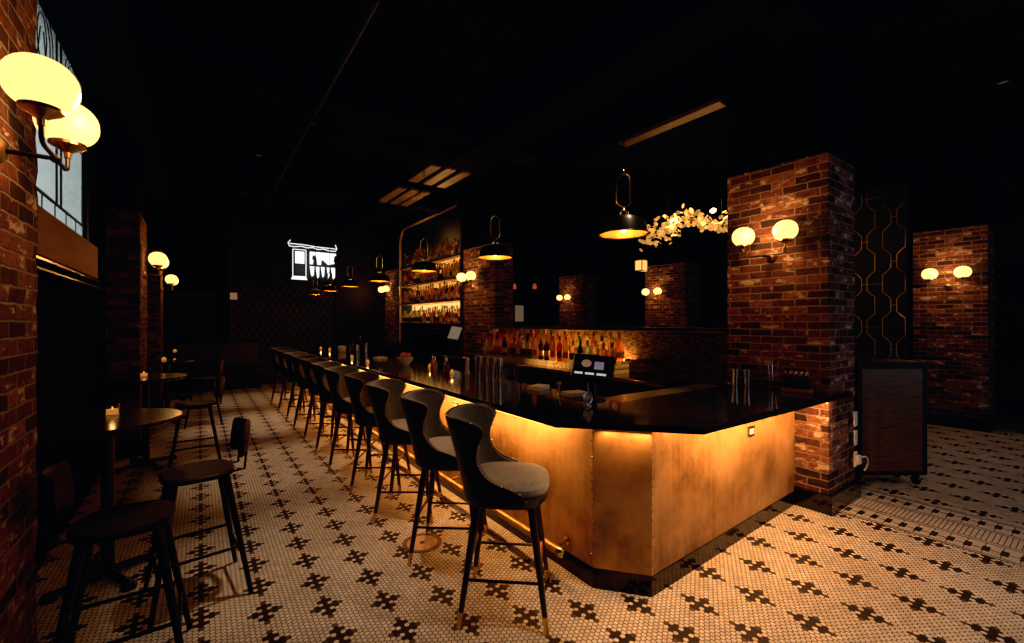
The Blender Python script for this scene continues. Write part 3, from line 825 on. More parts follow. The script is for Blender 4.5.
# bigger bottles with their own parts
bigc={}
def big_bottle(pi, loc, sc, label, group, rz):
    gg,k,c,mats,h,(body,lab,cap)=protos[pi]
    if pi not in bigc:
        o=G(); o.v=body.v; o.f=body.f; o.m=[0]*len(body.f); ob=o.build('bottle',mats[0])
        l=G(); l.add(lab.v,lab.f); l.build('paper_label',mats[1],ob)
        q=G(); q.add(cap.v,cap.f); q.build('cap',mats[2],ob)
        bigc[pi]=ob
    else:
        ob=bigc[pi].copy(); COL.objects.link(ob)
        for ch in list(bigc[pi].children):
            d_=ch.copy(); COL.objects.link(d_); d_.parent=ob
    ob.location=loc; ob.scale=(sc,sc,sc); ob.rotation_euler=(0,0,rz); tag(ob,label,'bottle',group)
for row,(bx,bz,nn,nm) in enumerate([(4.27,1.121,22,'front'),(4.41,1.191,21,'rear')]):
    for i in range(nn):
        y=6.76-(6.76-3.78)*i/(nn-1)
        pi=rb.choice([0,5,9,4,7,13,6,7,1,3,5,12,0,9,8,13] if row==0 else [0,4,9,13,6,13,2,10,5,8,7,0])
        k,c,h=protos[pi][1],protos[pi][2],protos[pi][4]; sc=rb.uniform(1.25,1.45)
        if h*sc>.36: sc=.36/h
        sc=min(sc,.064/bprof(k)[1])
        big_bottle(pi,(bx+rb.uniform(-.004,.004),y+rb.uniform(-.005,.005),bz),sc,
                   '%s %s bottle, %s row on glowing step, %s from left'%(KN[k],CN[c],nm,ORD[i]),'bottles on the glowing step',rb.uniform(0,6))

# ------------------------------------------------------------------ things on the counter
def tumbler_geo(r0,r1,h,th=.002): return [(0,0),(r0,0),(r1,h),(r1-th,h),(r0-th,th*2),(0,th*2)]
def lone(name,g,mats,loc,label,cat,group=None,**k):
    o=g.build(name,mats,None,**k); o.location=loc; return tag(o,label,cat,group)
def tin(loc,h,label,r=.04): lone('shaker_tin',G().lathe(tumbler_geo(r*.72,r,h),24),M_chrome,loc,label,'shaker','cocktail tins')
for i,(x,y) in enumerate([(2.55,4.22),(2.56,4.09),(2.57,3.97),(2.58,3.84)]):
    tin((x,y,BT),.25,'tall steel cocktail tin on the bar, %s of four from the left'%ORD[i])
for i,(x,y) in enumerate([(4.30,2.22),(4.33,2.12)]):
    tin((x,y,BT),.165,'steel tin by the right column, %s'%('farther of two' if i==0 else 'nearer of two, beside the mixing glass'),.036)
def drink_glass(loc,r,h,label,group): lone('drinking_glass',G().lathe(tumbler_geo(r*.85,r,h,.003),20),M_glass,loc,label,'glass',group)
for i,(x,y) in enumerate([(2.50,3.72),(2.57,3.66),(2.50,3.60),(2.58,3.52)]):
    drink_glass((x,y,BT),.036,.17,'clear highball glass on the bar right of the steel tins, %s from the tins'%ORD[i],'highballs by the tins')
drink_glass((4.37,2.02,BT),.035,.13,'short clear glass between the steel tins and the mixing glass','glasses by the column')
# mixing glass with spoons
def mixing(loc,r,h,label,n,seed):
    rr=random.Random(seed)
    t=lone('mixing_glass',G().lathe(tumbler_geo(r*.85,r,h,.003),24),M_glass,loc,label,'glass','mixing glasses')
    for k in range(n):
        a=rr.uniform(0,6.28); a=2*PI*(k+.3)/n+rr.uniform(-.2,.2); b0=Vector((loc[0]+r*.35*math.cos(a),loc[1]+r*.35*math.sin(a),loc[2]+.011)); b1=Vector((loc[0]+r*.78*math.cos(a),loc[1]+r*.78*math.sin(a),loc[2]+h)); b1=b0+(b1-b0)*rr.uniform(1.3,1.7)
        g=G().tube([b0-Vector(loc),b1-Vector(loc)],.0026,6).ball(b1-Vector(loc),.008,.006,.013,8,6)
        lone('bar_spoon',g,M_chrome,loc,'steel bar spoon standing in %s, %s of the set'%(label.split(' on ')[0].split(' by ')[0]+(' by the column' if loc[0]>4 else ' on the far bar'),ORD[k]),'spoon','bar spoons')
mixing((4.36,1.90,BT),.045,.17,'tall mixing glass by the right column holding bar spoons',3,4)
# black caddy with wooden base and dashers
t=thing('bitters_caddy','small black caddy with wooden base against the right column','caddy',(4.37,1.70,BT),R(8))
G().box(-.07,.07,-.11,.11,0,.035).build('wooden_base',wood_mat('caddy_wood',(.16,.07,.03),(.26,.12,.05),.5),t,smooth=False,bevel=.004)
g=G().box(-.065,-.06,-.105,.105,.036,.10).box(.06,.065,-.105,.105,.036,.10).box(-.06,.06,-.105,-.1,.036,.10).box(-.06,.06,.1,.105,.036,.10)
g.build('tray_sides',M_plastic_b,t,smooth=False)
k=0
for ix in (-.03,.03):
    for iy in (-.075,-.035,.005,.045,.08):
        if k>=9: break
        g=G().lathe([(0,0),(.013,0),(.014,.08),(.007,.10),(.007,.115)],12,m=0).lathe([(.007,.116),(.009,.125),(.004,.15),(0,.152)],10,m=1)
        o=lone('bitters_bottle',g,[GL['brown'],M_brass],(0,0,0),'%s dasher bottle from the near end in the %s row of the black caddy'%(ORD[k%5],'bar side' if ix<0 else 'column side'),'bottle','dashers in the caddy')
        o.location=Matrix.Rotation(R(8),4,'Z')@Vector((ix,iy,0))+Vector((4.37,1.70,BT+.0355)); k+=1
# POS terminal
t=thing('till_terminal','black point-of-sale terminal with lit touch screen on the bar corner','till',(2.60,2.50,BT),R(-46))
# local: screen faces -y (towards the viewer)
G().lathe([(0,0),(.10,0),(.10,.012),(.03,.02),(.025,.16),(0,.16)],24).build('stand',M_plastic_b,t)
Ms=Matrix.Translation((0,-.01,.27))@Matrix.Rotation(R(-38),4,'X')
Ms=Matrix.Translation((0,-.01,.27))@Matrix.Rotation(R(-46),4,'X')@Matrix.Rotation(R(6),4,'Y')
h_=G().box(-.17,.17,-.005,.035,-.125,.125,M=Ms).build('housing',M_plastic_b,t,smooth=False,bevel=.012)
scr=NT('till_screen'); x,y,z=scr.xyz()
scr.set(col=(.004,.005,.008),ecol=(.02,.03,.06),estr=.03,rough=.5,spec=.1)
s_=G().box(-.155,.155,-.0075,-.0055,-.11,.11,M=Ms).build('screen',scr.mat,t,smooth=False)
G().lathe([(0,0),(.04,0),(.04,.001),(0,.001)],24,M=Ms@Matrix.Translation((-.055,-.0078,.02))@Matrix.Rotation(PI/2,4,'X')).build('screen_icon',glow('icon_tan',(.6,.33,.2),.28),s_)
g=G().box(.01,.085,-.0095,-.008,-.035,.045,M=Ms); g.build('screen_icon',glow('icon_violet',(.42,.38,.62),.28),s_,smooth=False)
for (a,c) in ((-.14,-.075),(-.055,.015),(.035,.11)):
    G().box(a,c,-.0095,-.008,-.095,-.075,M=Ms).build('screen_button',glow('icon_white',(.8,.85,.9),.55),s_,smooth=False)
# strainer, jigger, towels
g=G(); 
g.tube([(.045*math.cos(a*PI/14),0,.06+.045*math.sin(a*PI/14)) for a in range(28)],.005,8,closed=True)
for a in range(6):
    q=a*PI/6; g.tube([(.045*math.cos(q),0,.06+.045*math.sin(q)),(-.045*math.cos(q),0,.06-.045*math.sin(q))],.003,6)
g.tube([(.028*math.cos(a*PI/14),0,.06+.028*math.sin(a*PI/14)) for a in range(28)],.003,6,closed=True)
g.tube([(0,0,.105),(0,0,.17)],[.006,.008],8); g.lathe([(0,0),(.03,0),(.03,.006),(.006,.012),(.005,.02),(0,.02)],16)
lone('cocktail_strainer',g,M_chrome,(2.37,2.33,BT),'round silver strainer standing upright on the bar in front of the till','strainer')
lone('jigger',G().lathe([(0,0),(.021,0),(.0225,.001),(.008,.045),(.024,.105),(.0225,.105),(.007,.05),(0,.048)],20),M_brass,(2.55,2.86,BT),'gold hourglass jigger on the bar by the folded towels','jigger')
def towel(x,y,rz,label):
    g=G()
    for k in range(3): 
        gg=G().box(-.10+k*.004,.10-k*.003,-.07,.07-.003*k,.0125*k,.0125*k+.012); g.add(gg.v,gg.f)
    o=lone('bar_towel',g,M_towel,(x,y,BT),label,'towel','folded bar towels',bevel=.005); o.rotation_euler=(0,0,rz)
towel(2.58,3.18,R(20),'white folded bar towel left of the gold jigger'); towel(2.60,2.72,R(-12),'white folded bar towel between the gold jigger and the till')
# fruit bowl
g=G().shell([(.0,.0),(.06,.0),(.065,.012),(.115,.07),(.125,.115),(.119,.115),(.108,.07),(.055,.02),(.0,.015)],32)
lone('fruit_bowl',g,M_white,(2.44,6.1,BT),'white bowl heaped with oranges halfway along the bar','bowl')
for i,(x,y,z) in enumerate([(-.045,.027,.078),(.045,.027,.078),(0,-.05,.078),(.0,.045,.145),(.042,-.022,.147),(-.042,-.022,.147)]):
    lone('orange',G().ball((0,0,0),.0405,.0405,.039,16,10),M_orange,(2.44+x,6.1+y,BT+z),('orange in the lower layer of the white bowl, ' if i<3 else 'orange on top of the white bowl, ')+['far left side','far right side','near side','farthest','nearest','left side'][i],'orange','oranges in the bowl')
# votives and jars along the counter
def votive(x,y,z,label,group,r=.032,h=.07,en=.5):
    t=thing('votive_candle',label,'candle',(x,y,z),0,group); en*=.3
    G().lathe(tumbler_geo(r*.9,r,h,.003),20).build('glass_cup',M_glass,t)
    G().lathe([(0,.004),(r*.78,.004),(r*.8,h*.5),(0,h*.5)],16).build('wax',M_wax,t)
    G().ball((0,0,h*.5+.010),.004,.004,.009,8,6).build('flame',M_flame,t)
    if en: add_light('POINT',(x,y,z+h+.02),en,(1,.5,.15),size=.015)
for i,(x,y,l) in enumerate([(2.30,10.9,'lit votive candle at the far end of the bar'),(2.36,10.3,'lit votive candle on the bar, second from the far end'),(2.10,6.75,'lit votive on the bar beyond the orange bowl'),(2.18,7.9,'lit votive on the bar short of the spoon glasses'),(2.58,5.55,'lit votive on the bar just nearer than the orange bowl'),(2.5,4.75,'lit votive on the bar beyond the steel tins')]):
    votive(x,y,BT,l,'votives along the bar',en=.35)
lone('white_jar',G().lathe([(0,0),(.07,0),(.08,.02),(.085,.11),(.08,.125),(.07,.13),(0,.13)],24),M_white,(2.42,9.5,BT),'squat white jar on the far bar beside the spoon glasses','jar')
mixing((2.42,8.75,BT),.05,.2,'tall mixing glass on the far bar, left one',3,9)
mixing((2.46,8.45,BT),.05,.22,'tall mixing glass on the far bar, right one',3,11)
tin((2.36,8.2,BT),.22,'steel tin on the far bar right of the spoon glasses')
tin((2.48,8.05,BT),.25,'tall steel tin on the far bar, rightmost beside the white towel')
towel(2.5,7.35,R(15),'white folded bar towel on the far bar near the spoon glasses')
for i,(x,y) in enumerate([(2.55,5.40),(2.50,5.22),(2.58,5.08),(2.52,4.92)]):
    g=G().lathe([(0,0),(.03,0),(.031,.09),(.012,.115),(.012,.14)],16,m=0).lathe([(0,.141),(.013,.141),(.006,.185),(0,.186)],10,m=1)
    lone('syrup_bottle',g,[GL[['amber','gold','clear','red'][i]],M_chrome],(x,y,BT),'%s syrup bottle with pour spout on the bar, %s from the orange bowl'%(['amber','pale gold','clear','red'][i],ORD[i]),'bottle','syrup bottles mid bar')
lone('pepper_mill',G().lathe([(0,0),(.03,0),(.032,.02),(.02,.07),(.026,.12),(.018,.15),(.024,.17),(.02,.195),(0,.2)],20),plain('pale_wood',(.55,.42,.30),.4),(2.64,4.62,BT),'pale turned mill standing at the inner bar edge beyond the tins','mill')
# glasses on the back counter below the arched shelves
k=0
for i in range(9):
    for j in range(2):
        x=4.06+.10*j; y=11.1-.13*i
        lone('rocks_glass',G().lathe(tumbler_geo(.034,.042,.13,.003),16),M_glass,(x,y,1.0455),'clear glass in the %s row below the arched shelves, %s from the far end'%('front' if j==0 else 'rear',ORD[i]),'glass','glasses below the arched shelves')
t=thing('glass_rack','steel rail rack under the lowest arched shelf','rack',(0,0,0))
G().box(4.50,4.516,8.4,11.4,1.54,1.56).box(4.50,4.516,8.4,11.4,1.44,1.452).build('rail',M_chrome,t,smooth=False)
for y in (8.4,9.4,10.4,11.38): G().box(4.517,4.89,y,y+.02,1.44,1.56).build('bracket',M_chrome,t,smooth=False)
# tablet till on back counter
t=thing('tablet_till','tilted white-lit tablet till on the back counter under the arched shelves','till',(4.20,7.85,1.0455),R(-55))
G().lathe([(0,0),(.09,0),(.09,.01),(.02,.02),(.018,.25),(0,.25)],18).build('stand',M_plastic_b,t)
Mt=Matrix.Translation((0,-.02,.42))@Matrix.Rotation(R(-28),4,'X')@Matrix.Rotation(R(8),4,'Y')
G().box(-.17,.17,0,.025,-.19,.19,M=Mt).build('housing',M_plastic_b,t,smooth=False,bevel=.006)
G().box(-.12,.12,-.004,-.001,-.12,.15,M=Mt).build('screen',glow('tablet_screen',(.55,.42,.32),.26),t,smooth=False)

# ------------------------------------------------------------------ outlet and cord on the big column, wooden stand
t=thing('wall_outlet','white outlet strip with plugged cord on the column side','outlet',(5.06,1.474,.0))
for z in (.40,.60,.78):
    G().box(-.035,.035,-.012,0,z-.07,z+.07).build('outlet_plate',M_plastic_w,t,smooth=False,bevel=.003)
t2=lone('power_cord',G().box(-.03,.03,-.045,-.0125,.36,.44).tube([(.02,-.04,.42),(.07,-.06,.425),(.12,-.065,.40),(.145,-.06,.35),(.13,-.055,.31),(.08,-.05,.285)],.007,8),M_plastic_w,(5.06,1.474,0),'white plug and short looping cord on the column side','cord')
# host stand
ang=R(-35)
t=thing('host_stand','dark wooden service stand on castors beside the brick column','stand',(5.83,1.40,0),ang)
G().box(-.36,.36,-.02,.30,.115,1.25).build('body',M_black,t,smooth=False,bevel=.005)
G().box(-.315,.315,-.032,-.021,.16,1.215).build('front_panel',M_redwood,t,smooth=False)
g=G().box(-.36,-.32,-.034,-.021,.12,1.25).box(.32,.36,-.034,-.021,.12,1.25).box(-.319,.319,-.034,-.021,1.216,1.25).box(-.319,.319,-.034,-.021,.12,.158)
g.build('front_frame',M_black,t,smooth=False)
G().box(-.38,.40,-.05,.33,1.2505,1.29).build('top',M_black,t,smooth=False,bevel=.005)
for x in (-.3,.3):
    for y in (.03,.25):
        G().lathe([(0,-.015),(.045,-.015),(.05,0),(.045,.015),(0,.015)],18,M=Matrix.Translation((x,y,.05))@Matrix.Rotation(PI/2,4,'Y')).box(x-.022,x+.022,y-.025,y+.025,.09,.1145).build('castor',M_plastic_b,t)

# ------------------------------------------------------------------ gold link screen on the far right
t=thing('gold_link_screen','dark screen panel with linked gold ovals beyond the big brick column','screen',(9.98,3.2,0))
G().box(.0,.03,-1.05,1.4,0,4.14).build('backing',plain('navy_panel',(.003,.005,.008),.5),t,smooth=False)
g=G(); W=.42; H=.78
def wav(c,s,z0,n):
    pts=[]
    for k in range(n):
        z=z0+k*H
        for (f,o) in ((.0,.04),(.14,.04),(.24,.10),(.30,.155),(.70,.155),(.76,.10),(.86,.04),(.999,.04)):
            pts.append((-.012,c+s*o,z+f*H))
    return pts
for ci,c in enumerate([-.86+.42*k for k in range(6)]):
    z0=(.05 if ci%2 else .05-H/2)
    z0=max(z0,.05) if False else z0
    for s in (-1,1):
        pts=[p for p in wav(c,s,z0,6) if .02<p[2]<4.1]; g.tube(pts,.0055,6)
    for k in range(6):
        z=z0+k*H
        if .02<z<4.1: g.tube([(-.012,c+.04,z),(-.012,c-.04,z)],.005,6)
        zm=z+H/2
        if .02<zm<4.1 and ci<5: g.tube([(-.012,c+.155,zm),(-.012,c+.42-.04,zm)],.005,6)
g.build('gold_links',plain('gold_links',(.55,.36,.13),.35,metal=.8),t)

# ------------------------------------------------------------------ petal chandelier
t=thing('petal_chandelier','glowing branch chandelier of clustered pale petals behind the bar','chandelier',(6.2,3.9,3.15))
path=[]
for k in range(13):
    u=k/12; y=.85-1.75*u
    z=(-.06+.20*math.sin(PI*min(1,u*1.25))**1.0) if u<.8 else (-.06+.16*(u-.8)/.2)
    path.append(Vector((.08*math.sin(u*9),y,z)))
G().tube(path,.012,8).build('branch',M_brass,t)
for y in (.4,-.5):
    G().tube([(0,y,.06),(0,y,ZC-3.15-.36)],.004,6).build('hanging_wire',M_brass,t)
rl=random.Random(12); g=G(); pg=G(); n=9
vs=[(0,0,0)]
for q in range(n):
    a=2*PI*q/n; rr=1+.18*math.sin(2*a); vs.append((rr*math.cos(a),rr*math.sin(a),.25))
fs=[(0,1+q,1+(q+1)%n) for q in range(n)]
pg.add(vs,fs); first=None
for k in range(300):
    u=rl.random()**1.15; fi=u*12; i0=min(11,int(fi)); p=path[i0].lerp(path[i0+1],fi-i0)
    spread=.20*(1-.35*u)
    p=p+Vector((rl.gauss(0,.09),rl.gauss(0,.05),rl.gauss(0,.5)*spread))
    r=rl.uniform(.040,.052) if k<100 else rl.uniform(.026,.040)
    Mr=Matrix.Translation(p)@Matrix.Rotation(rl.uniform(0,6.28),4,'Z')@Matrix.Rotation(rl.uniform(0.2,1.6),4,'X')@Matrix.Scale(r,4)
    if k<100:
        if first is None: first=pg.build('petal',M_leaf,t); o=first
        else: o=first.copy(); COL.objects.link(o); o.parent=t
        o.matrix_local=Mr
    else: g.add(vs,fs,0,Mr)
o=g.build('small_petals',M_leaf,t); o['kind']='stuff'
add_light('POINT',(6.2,4.2,3.32),17,(1,.52,.16),size=.1)
add_light('POINT',(6.2,3.5,3.42),17,(1,.52,.16),size=.1)
# small lantern
t=thing('hanging_lantern','small square glowing lantern hanging left of the petal chandelier','lantern',(8.0,6.23,2.86))
G().box(-.09,.09,-.09,.09,0,.2).build('lit_glass',glow('lantern_glass',(1,.42,.11),1.6),t,smooth=False)
g=G()
for a in (-1,1):
    for b_ in (-1,1): g.box(a*.095-.008,a*.095+.008,b_*.095-.008,b_*.095+.008,-.01,.21)
g.box(-.104,.104,-.104,.104,.21,.235).box(-.104,.104,-.104,.104,-.025,-.01)
g.build('metal_frame',M_bronze,t,smooth=False)
G().tube([(0,0,.23),(0,0,ZC-2.86-.005)],.005,6).build('rod',M_darkmetal,t)
for i,(px_,yy) in enumerate([(7.6,10.5),(8.05,10.1)]):
    t=thing('small_pendant','small dim amber pendant far behind the bottle ledge, %s one'%('left' if i==0 else 'right'),'pendant lamp',(px_,yy,2.68),0,'dim amber pendants')
    G().lathe([(0,0),(.055,0),(.065,.06),(.04,.15),(0,.16)],16).build('glass_shade',glow('dim_amber_glass',(1,.16,.05),.32),t)
    G().tube([(0,0,.155),(0,0,ZC-2.68-.005)],.005,6).build('rod',M_darkmetal,t)

# ------------------------------------------------------------------ neon picture on the back wall
t=thing('lit_wall_picture','bright white storefront-shaped lit picture on the back wall','sign',(2.06,Y1-.005,2.90))
# local x right, z up, on wall facing -y
G().box(-.05,1.35,-.04,0,-.05,1.15).build('backing_board',M_black,t,smooth=False)
g=G()
def strip(pts,r=.014): g.tube([(x,-.055,z) for x,z in pts],r,6)
strip([(.0,1.10),(-.06,1.02),(-.03,.93),(.1,.92),(.28,.95),(.42,.92),(.58,.94),(.72,.90),(.86,.93),(1.02,.89),(1.2,.89),(1.24,.96),(1.20,1.08)])
strip([(-.03,1.0),(.3,1.0),(.7,.97),(1.22,.96)])
strip([(.06,.85),(.06,.06)],.012); strip([(.40,.85),(.40,.1)],.012); strip([(.06,.85),(.40,.85)],.012)
g.build('neon_outline',M_led_white,t)
def poly(pp,name,mat):
    gg=G(); n=len(pp)
    gg.add([(x,-.042,z) for x,z in pp]+[(x,-.052,z) for x,z in pp],[tuple(range(n)),tuple(range(2*n-1,n-1,-1))]+[(i,n+i,n+(i+1)%n,(i+1)%n) for i in range(n)]); gg.build(name,mat,t,smooth=False)
poly([(.12,.80),(.36,.80),(.36,.46),(.12,.46)],'door_light',M_screen_img)
poly([(.05,.10),(.40,.10),(.44,0),(.02,0)],'doorstep_light',M_screen_img)
poly([(.50,.82),(1.22,.82),(1.22,.76),(1.17,.74),(1.15,.60),(1.18,.52),(1.10,.50),(1.0,.47),(.88,.58),(.82,.62),(.80,.46),(.70,.46),(.68,.66),(.66,.72),(.58,.72),(.56,.62),(.60,.56),(.58,.46),(.50,.46)],'window_light',M_screen_img)
for (a,b_,c) in ((.50,.62,.06),(.66,.76,.02),(.80,.90,.05),(.96,1.04,.04),(1.08,1.20,.02)):
    poly([(a,.40),(b_,.40),(b_-.01,.10+c),((a+b_)/2,.04+c),(a+.03,.12+c)],'window_light',M_screen_img)
poly([(.64,.40),(.78,.40),(.76,.30),(.66,.34)],'pink_light',M_screen_dim); poly([(.94,.40),(1.06,.40),(1.04,.26)],'pink_light',M_screen_dim)
add_light('AREA',(2.7,Y1-.2,3.4),3,(.9,.95,1),sx=1.0,sy=.8,rot=(R(90),0,0))
# back wall details
t=lone('wall_thermostat',G().box(-.08,.08,-.02,0,-.09,.09),glow('thermostat_face',(1,.5,.25),.22),(.72,Y1-.003,2.38),'small square lit wall plate on the patterned back wall','thermostat',bevel=.004,smooth=False)
t=thing('banquette','long black banquette against the back wall','bench',(0,Y1-.6,0))
G().box(-.5,1.30,0,.56,0,.44).build('bench_base',M_black,t,smooth=False)
G().box(-.5,1.30,-.02,.56,.441,.52).build('seat',M_leather,t,bevel=.02)
G().box(-.5,1.30,.42,.56,.521,1.18).build('backrest',M_leather,t,bevel=.03)
struct(G().box(3.25,4.5,Y1-.06,Y1-.001,0,3.3).build('door_2',M_black,smooth=False))
t=thing('framed_picture','pale framed picture on the distant wall behind the bottle ledge','picture',(9.85,Y1-.003,1.72))
G().box(0,.42,-.02,0,0,.62).build('print',glow('dim_print',(.75,.48,.28),.16),t,smooth=False)  # print glows by itself in place of light falling on it
G().box(-.07,0,-.035,0,-.07,.69).box(.42,.49,-.035,0,-.07,.69).box(0,.42,-.035,0,.62,.69).box(0,.42,-.035,0,-.07,0).build('frame',M_bronze,t,smooth=False)
d=struct(G().box(X1-.05,X1-.001,5.2,6.2,0,2.5).build('door_3',plain('greenish_door',(.06,.065,.05),.4),smooth=False))
# tables beyond the partition
for i,(x,y,z,l) in enumerate([(7.7,4.62,.75,'round wooden table seen between the till and the big column, nearer one'),(10.9,5.2,.75,'round wooden table seen between the till and the big column, farther one')]):
    t=thing('round_table',l,'table',(x,y,0),0,'tables beyond the bar')
    G().lathe([(0,z-.03),(.42,z-.03),(.44,z-.015),(.43,z),(0,z)],36).build('tabletop',M_tablewood,t)
    G().lathe([(.035,.02),(.035,z-.031)],14).build('pedestal',M_darkmetal,t)
    G().lathe([(0,0),(.26,0),(.24,.015),(.04,.03),(0,.03)],24).build('base',M_darkmetal,t)
    add_light('SPOT',(x,y,3.9),60,(1,.6,.25),size=.05,spot=R(36),to=(x,y,0))

# ------------------------------------------------------------------ high tables and stools on the left
TB=1.05
tabs=[(-.50,3.93,.40,'round dark high table nearest, in front of the stained glass window'),(-.52,6.72,.40,'second round dark high table along the left wall'),(-.45,9.45,.40,'third round dark high table along the left wall'),(-.42,12.1,.38,'farthest round dark high table along the left wall')]
for i,(x,y,r,l) in enumerate(tabs):
    t=thing('high_table',l,'table',(x,y,0),R(0),'high tables along the left wall')
    G().lathe([(0,TB-.035),(r-.02,TB-.035),(r,TB-.02),(r,TB-.004),(r-.005,TB),(0,TB)],48).build('tabletop',M_tablewood,t)
    G().lathe([(.035,.03),(.035,TB-.036)],16).build('pedestal',M_darkmetal,t)
    g=G()
    for a in (-62,28,118,208):
        q=R(a); g.tube([(.03*math.cos(q),.03*math.sin(q),.045),(.28*math.cos(q),.28*math.sin(q),.03)],[.028,.02],8); g.lathe([(0,0),(.04,0),(.045,.02),(.03,.045),(0,.05)],14,(.28*math.cos(q),.28*math.sin(q),0))
    g.build('base',M_darkmetal,t)
for i,(x,y,l) in enumerate([(-.50,4.12,'lit votive candle on the nearest high table'),(-.545,6.80,'lit votive candle on the second high table along the left wall'),(-.50,9.5,'lit votive candle on the third high table along the left wall'),(-.45,12.15,'lit votive candle on the farthest high table')]):
    votive(x,y,TB,l,'votives on the high tables',.042,.075,en=.5)
M_ebony=plain('ebonised_wood',(.006,.004,.003),.45,spec=.25)
M_ebony_gloss=plain('ebonised_seat',(.007,.004,.003),.5,spec=.15)
def table_stool():
    t=thing('table_stool','x','stool',(0,0,0),0,'stools at the high tables')
    def sup(a,r,e=.7):
        ca,sa=math.cos(a),math.sin(a); return r*math.copysign(abs(ca)**e,ca), r*math.copysign(abs(sa)**e,sa)
    g=G(); n=28; vs=[]; fs=[]
    lv=[(.735,.165),(.742,.188),(.765,.192),(.775,.18),(.772,.10)]
    for z,r in lv:
        for k in range(n):
            x,y=sup(2*PI*k/n,r); vs.append((x,y,z))
    for i in range(len(lv)-1):
        for k in range(n): fs.append((i*n+k,i*n+(k+1)%n,(i+1)*n+(k+1)%n,(i+1)*n+k))
    fs.append(tuple(range(n-1,-1,-1))); fs.append(tuple(range((len(lv)-1)*n,len(lv)*n)))
    g.add(vs,fs); g.build('seat',M_ebony_gloss,t)
    for sx in (-1,1):
        for sy in (-1,1):
            G().tube([(sx*.13,sy*.13,.737),(sx*.245,sy*.245,0)],[.021,.013],10).build('leg',M_ebony,t)
    def at(z,sx,sy):
        d_=.13+.115*(.737-z)/.737; return (sx*d_,sy*d_,z)
    for a,b_,z in (((-1,-1),(1,-1),.30),((-1,1),(1,1),.30),((-1,-1),(-1,1),.24),((1,-1),(1,1),.24)):
        G().tube([at(z,*a),at(z,*b_)],.010,8).build('stretcher',M_ebony,t)
    # low backrest at -x side, curved pad on two struts
    for s in (-1,1): G().tube([(-.17,s*.09,.745),(-.235,s*.10,.75),(-.245,s*.10,.86)],.008,8).build('back_strut',M_darkmetal,t)
    rows=[]
    for i in range(7):
        z=.83+.22*i/6; wd=.17*(1-.18*abs(i/6-.45)*2)
        row=[]
        for j in range(13):
            s=-1+2*j/12; y=s*wd; x=-.255+.055*s*s-.02*(i/6)
            row.append(((x+.014,y,z),(x-.014,y,z)))
        rows.append(row)
    G().sheet(rows).build('backrest',M_ebony,t,sub=1)
    return t
ts=table_stool()
tl=[(-.01,3.38,PI+.12,'black low-backed stool at the aisle side of the nearest high table'),(-.04,6.2,PI,'black low-backed stool at the second high table, aisle side'),(-.29,2.76,0,'black stool in deep shadow beside the left brick pillar'),(.05,8.9,PI,'black low-backed stool at the third high table, aisle side'),(.08,11.6,PI,'black low-backed stool at the farthest high table, aisle side')]
for i,(x,y,rz,l) in enumerate(tl):
    if i==0: ts.location=(x,y,0); ts.rotation_euler=(0,0,rz); ts['label']=l
    else: dup(ts,(x,y,0),rz,l,'stools at the high tables')

# ------------------------------------------------------------------ ceiling services
t=thing('air_duct','rectangular black ventilation duct hung under the ceiling above the bar','duct',(3.35,0,4.12))
G().box(-.22,.22,-1.0,6.1,0,.30).box(-.22,.22,9.3,13.2,0,.30).build('tube',plain('duct_metal',(.003,.003,.003),.8,spec=.04),t,smooth=False)
g=G()
for y in (-.5,2.5,5.5,9.7,12.6):
    g.tube([(-.21,y,.29),(-.21,y,ZC-4.12)],.006,6).tube([(.21,y,.29),(.21,y,ZC-4.12)],.006,6)
g.build('hanger_rods',M_darkmetal,t)
bd=wood_mat('raw_ceiling_boards',(.10,.05,.02),(.30,.16,.07),.55,(10,1.5,8))  # boards added; their pale colour stands for light pooled on the black ceiling
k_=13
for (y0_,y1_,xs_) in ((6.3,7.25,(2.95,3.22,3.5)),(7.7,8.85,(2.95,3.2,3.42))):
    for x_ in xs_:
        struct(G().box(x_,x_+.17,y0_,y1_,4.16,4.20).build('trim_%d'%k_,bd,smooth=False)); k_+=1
struct(G().box(4.60,4.76,2.55,3.95,4.10,4.149).build('trim_12',bd,smooth=False))  # added board under the column beam, its light patch put into the colour
add_light('POINT',(4.36,10.0,3.85),9,(1,.48,.14),size=.05)  # fill light added for the arch frame and the boards overhead
add_light('SPOT',(4.3,8.6,3.45),30,(1,.48,.14),size=.05,spot=R(75),blend=.6,to=(3.2,7.4,4.2))  # fill spot added, aimed at the pale ceiling boards
t=thing('hanging_sprinkler_pipe','thin black sprinkler pipe under the ceiling','pipe',(1.1,0,4.15))
g=G().tube([(0,-2.5,0),(0,13.2,0)],.02,8)
for y in (-2,1,4,7,10.5,13): g.tube([(0,y,0),(0,y,ZC-4.152)],.006,6)
g.build('tube',M_black,t)
for k in range(5): G().lathe([(.012,-.03),(.012,-.08),(.03,-.085),(.03,-.09)],10,(0,-1+k*3.3,0)).build('sprinkler_head',M_bronze,t)
dl=[(2.9,.45,270,66,(2.9,.5,0)),(4.3,-.2,110,66,(4.0,.1,0)),(2.3,.9,210,38,(1.75,2.0,.5)),(.85,3.3,330,38,(.85,3.4,0)),(.80,5.7,330,36,(.85,5.8,0)),(.80,8.4,360,36,(.85,8.5,0)),(.8,11.0,170,34,(.9,11.1,0)),(7.6,.8,50,80,(7.4,.8,0))]  # ceiling spots added to brighten the floor and the nearest stool
dlab=['recessed ceiling downlight above the clipped bar corner','recessed ceiling downlight above the mosaic right of the bar','recessed ceiling downlight above the nearest bar stool','recessed ceiling downlight above the aisle by the nearest high table','recessed ceiling downlight above the aisle by the second high table','recessed ceiling downlight above the aisle by the third high table','recessed ceiling downlight above the aisle end','recessed ceiling downlight above the wooden stand']
p0=None
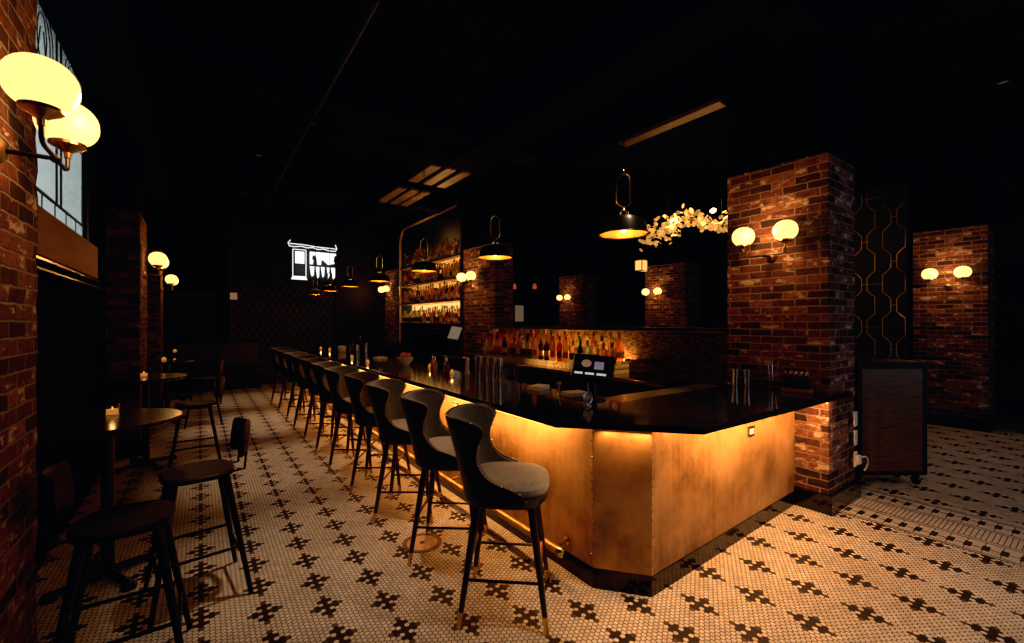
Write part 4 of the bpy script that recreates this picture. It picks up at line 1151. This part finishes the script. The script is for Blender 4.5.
for (x,y,e,an,to),l in zip(dl,dlab):
    if p0 is None:
        p0=thing('downlight',l,'ceiling light',(x,y,ZC),0,'recessed downlights')
        G().shell([(.05,-.02),(.075,-.02),(.075,-.0005),(.05,-.0005)],20).build('trim_ring',M_darkmetal,p0)
        G().lathe([(0,-.006),(.049,-.006),(.049,-.002),(0,-.002)],20).build('lens',glow('dim_lens',(1,.5,.3),.05),p0)
    else: dup(p0,(x,y,ZC),0,l,'recessed downlights')
    add_light('SPOT',(x,y,ZC-.03),e*1.12,(1,.66,.42),size=.06,spot=R(an),blend=.9,to=to)

add_light('AREA',(6.0,-3.0,2.2),38,(.80,.85,1.0),sx=6,sy=2.5,rot=(R(90),0,0))  # broad cool fill light added behind the camera
# ------------------------------------------------------------------ world, camera, view
w=bpy.data.worlds.new('night'); SC.world=w; w.use_nodes=True
w.node_tree.nodes['Background'].inputs[0].default_value=(.25,.5,.7,1); w.node_tree.nodes['Background'].inputs[1].default_value=.01
cam=bpy.data.cameras.new('camera'); co=bpy.data.objects.new('camera',cam); COL.objects.link(co)
cam.sensor_width=36; cam.lens=36*436/1024; cam.clip_start=.05; cam.clip_end=100; cam.shift_y=.5/1024
co.location=(0,0,1.70); co.rotation_euler=(R(90),0,-math.atan(312/436))
SC.camera=co
SC.view_settings.view_transform='Standard'; SC.view_settings.look='None'; SC.view_settings.exposure=0; SC.view_settings.gamma=1
# photographic tone curve: crushed shadows with a faint cool tint
vs_=SC.view_settings; vs_.use_curve_mapping=True; cm=vs_.curve_mapping; cm.extend='EXTRAPOLATED'; cm.use_clip=False
for ci in range(3):
    cv=cm.curves[ci]
    for (a_,b_) in ((.008,(.0022,.0024,.003)[ci]),(.03,(.021,.021,.023)[ci]),(.09,.084)): cv.points.new(a_,b_)
    cv.points[0].location=(0,(.0004,.0007,.0014)[ci])
    for p_ in cv.points: p_.handle_type='VECTOR'
cm.update()
SC.cycles.use_denoising=True
SC.cycles.caustics_reflective=False; SC.cycles.caustics_refractive=False
SC.cycles.sample_clamp_indirect=4
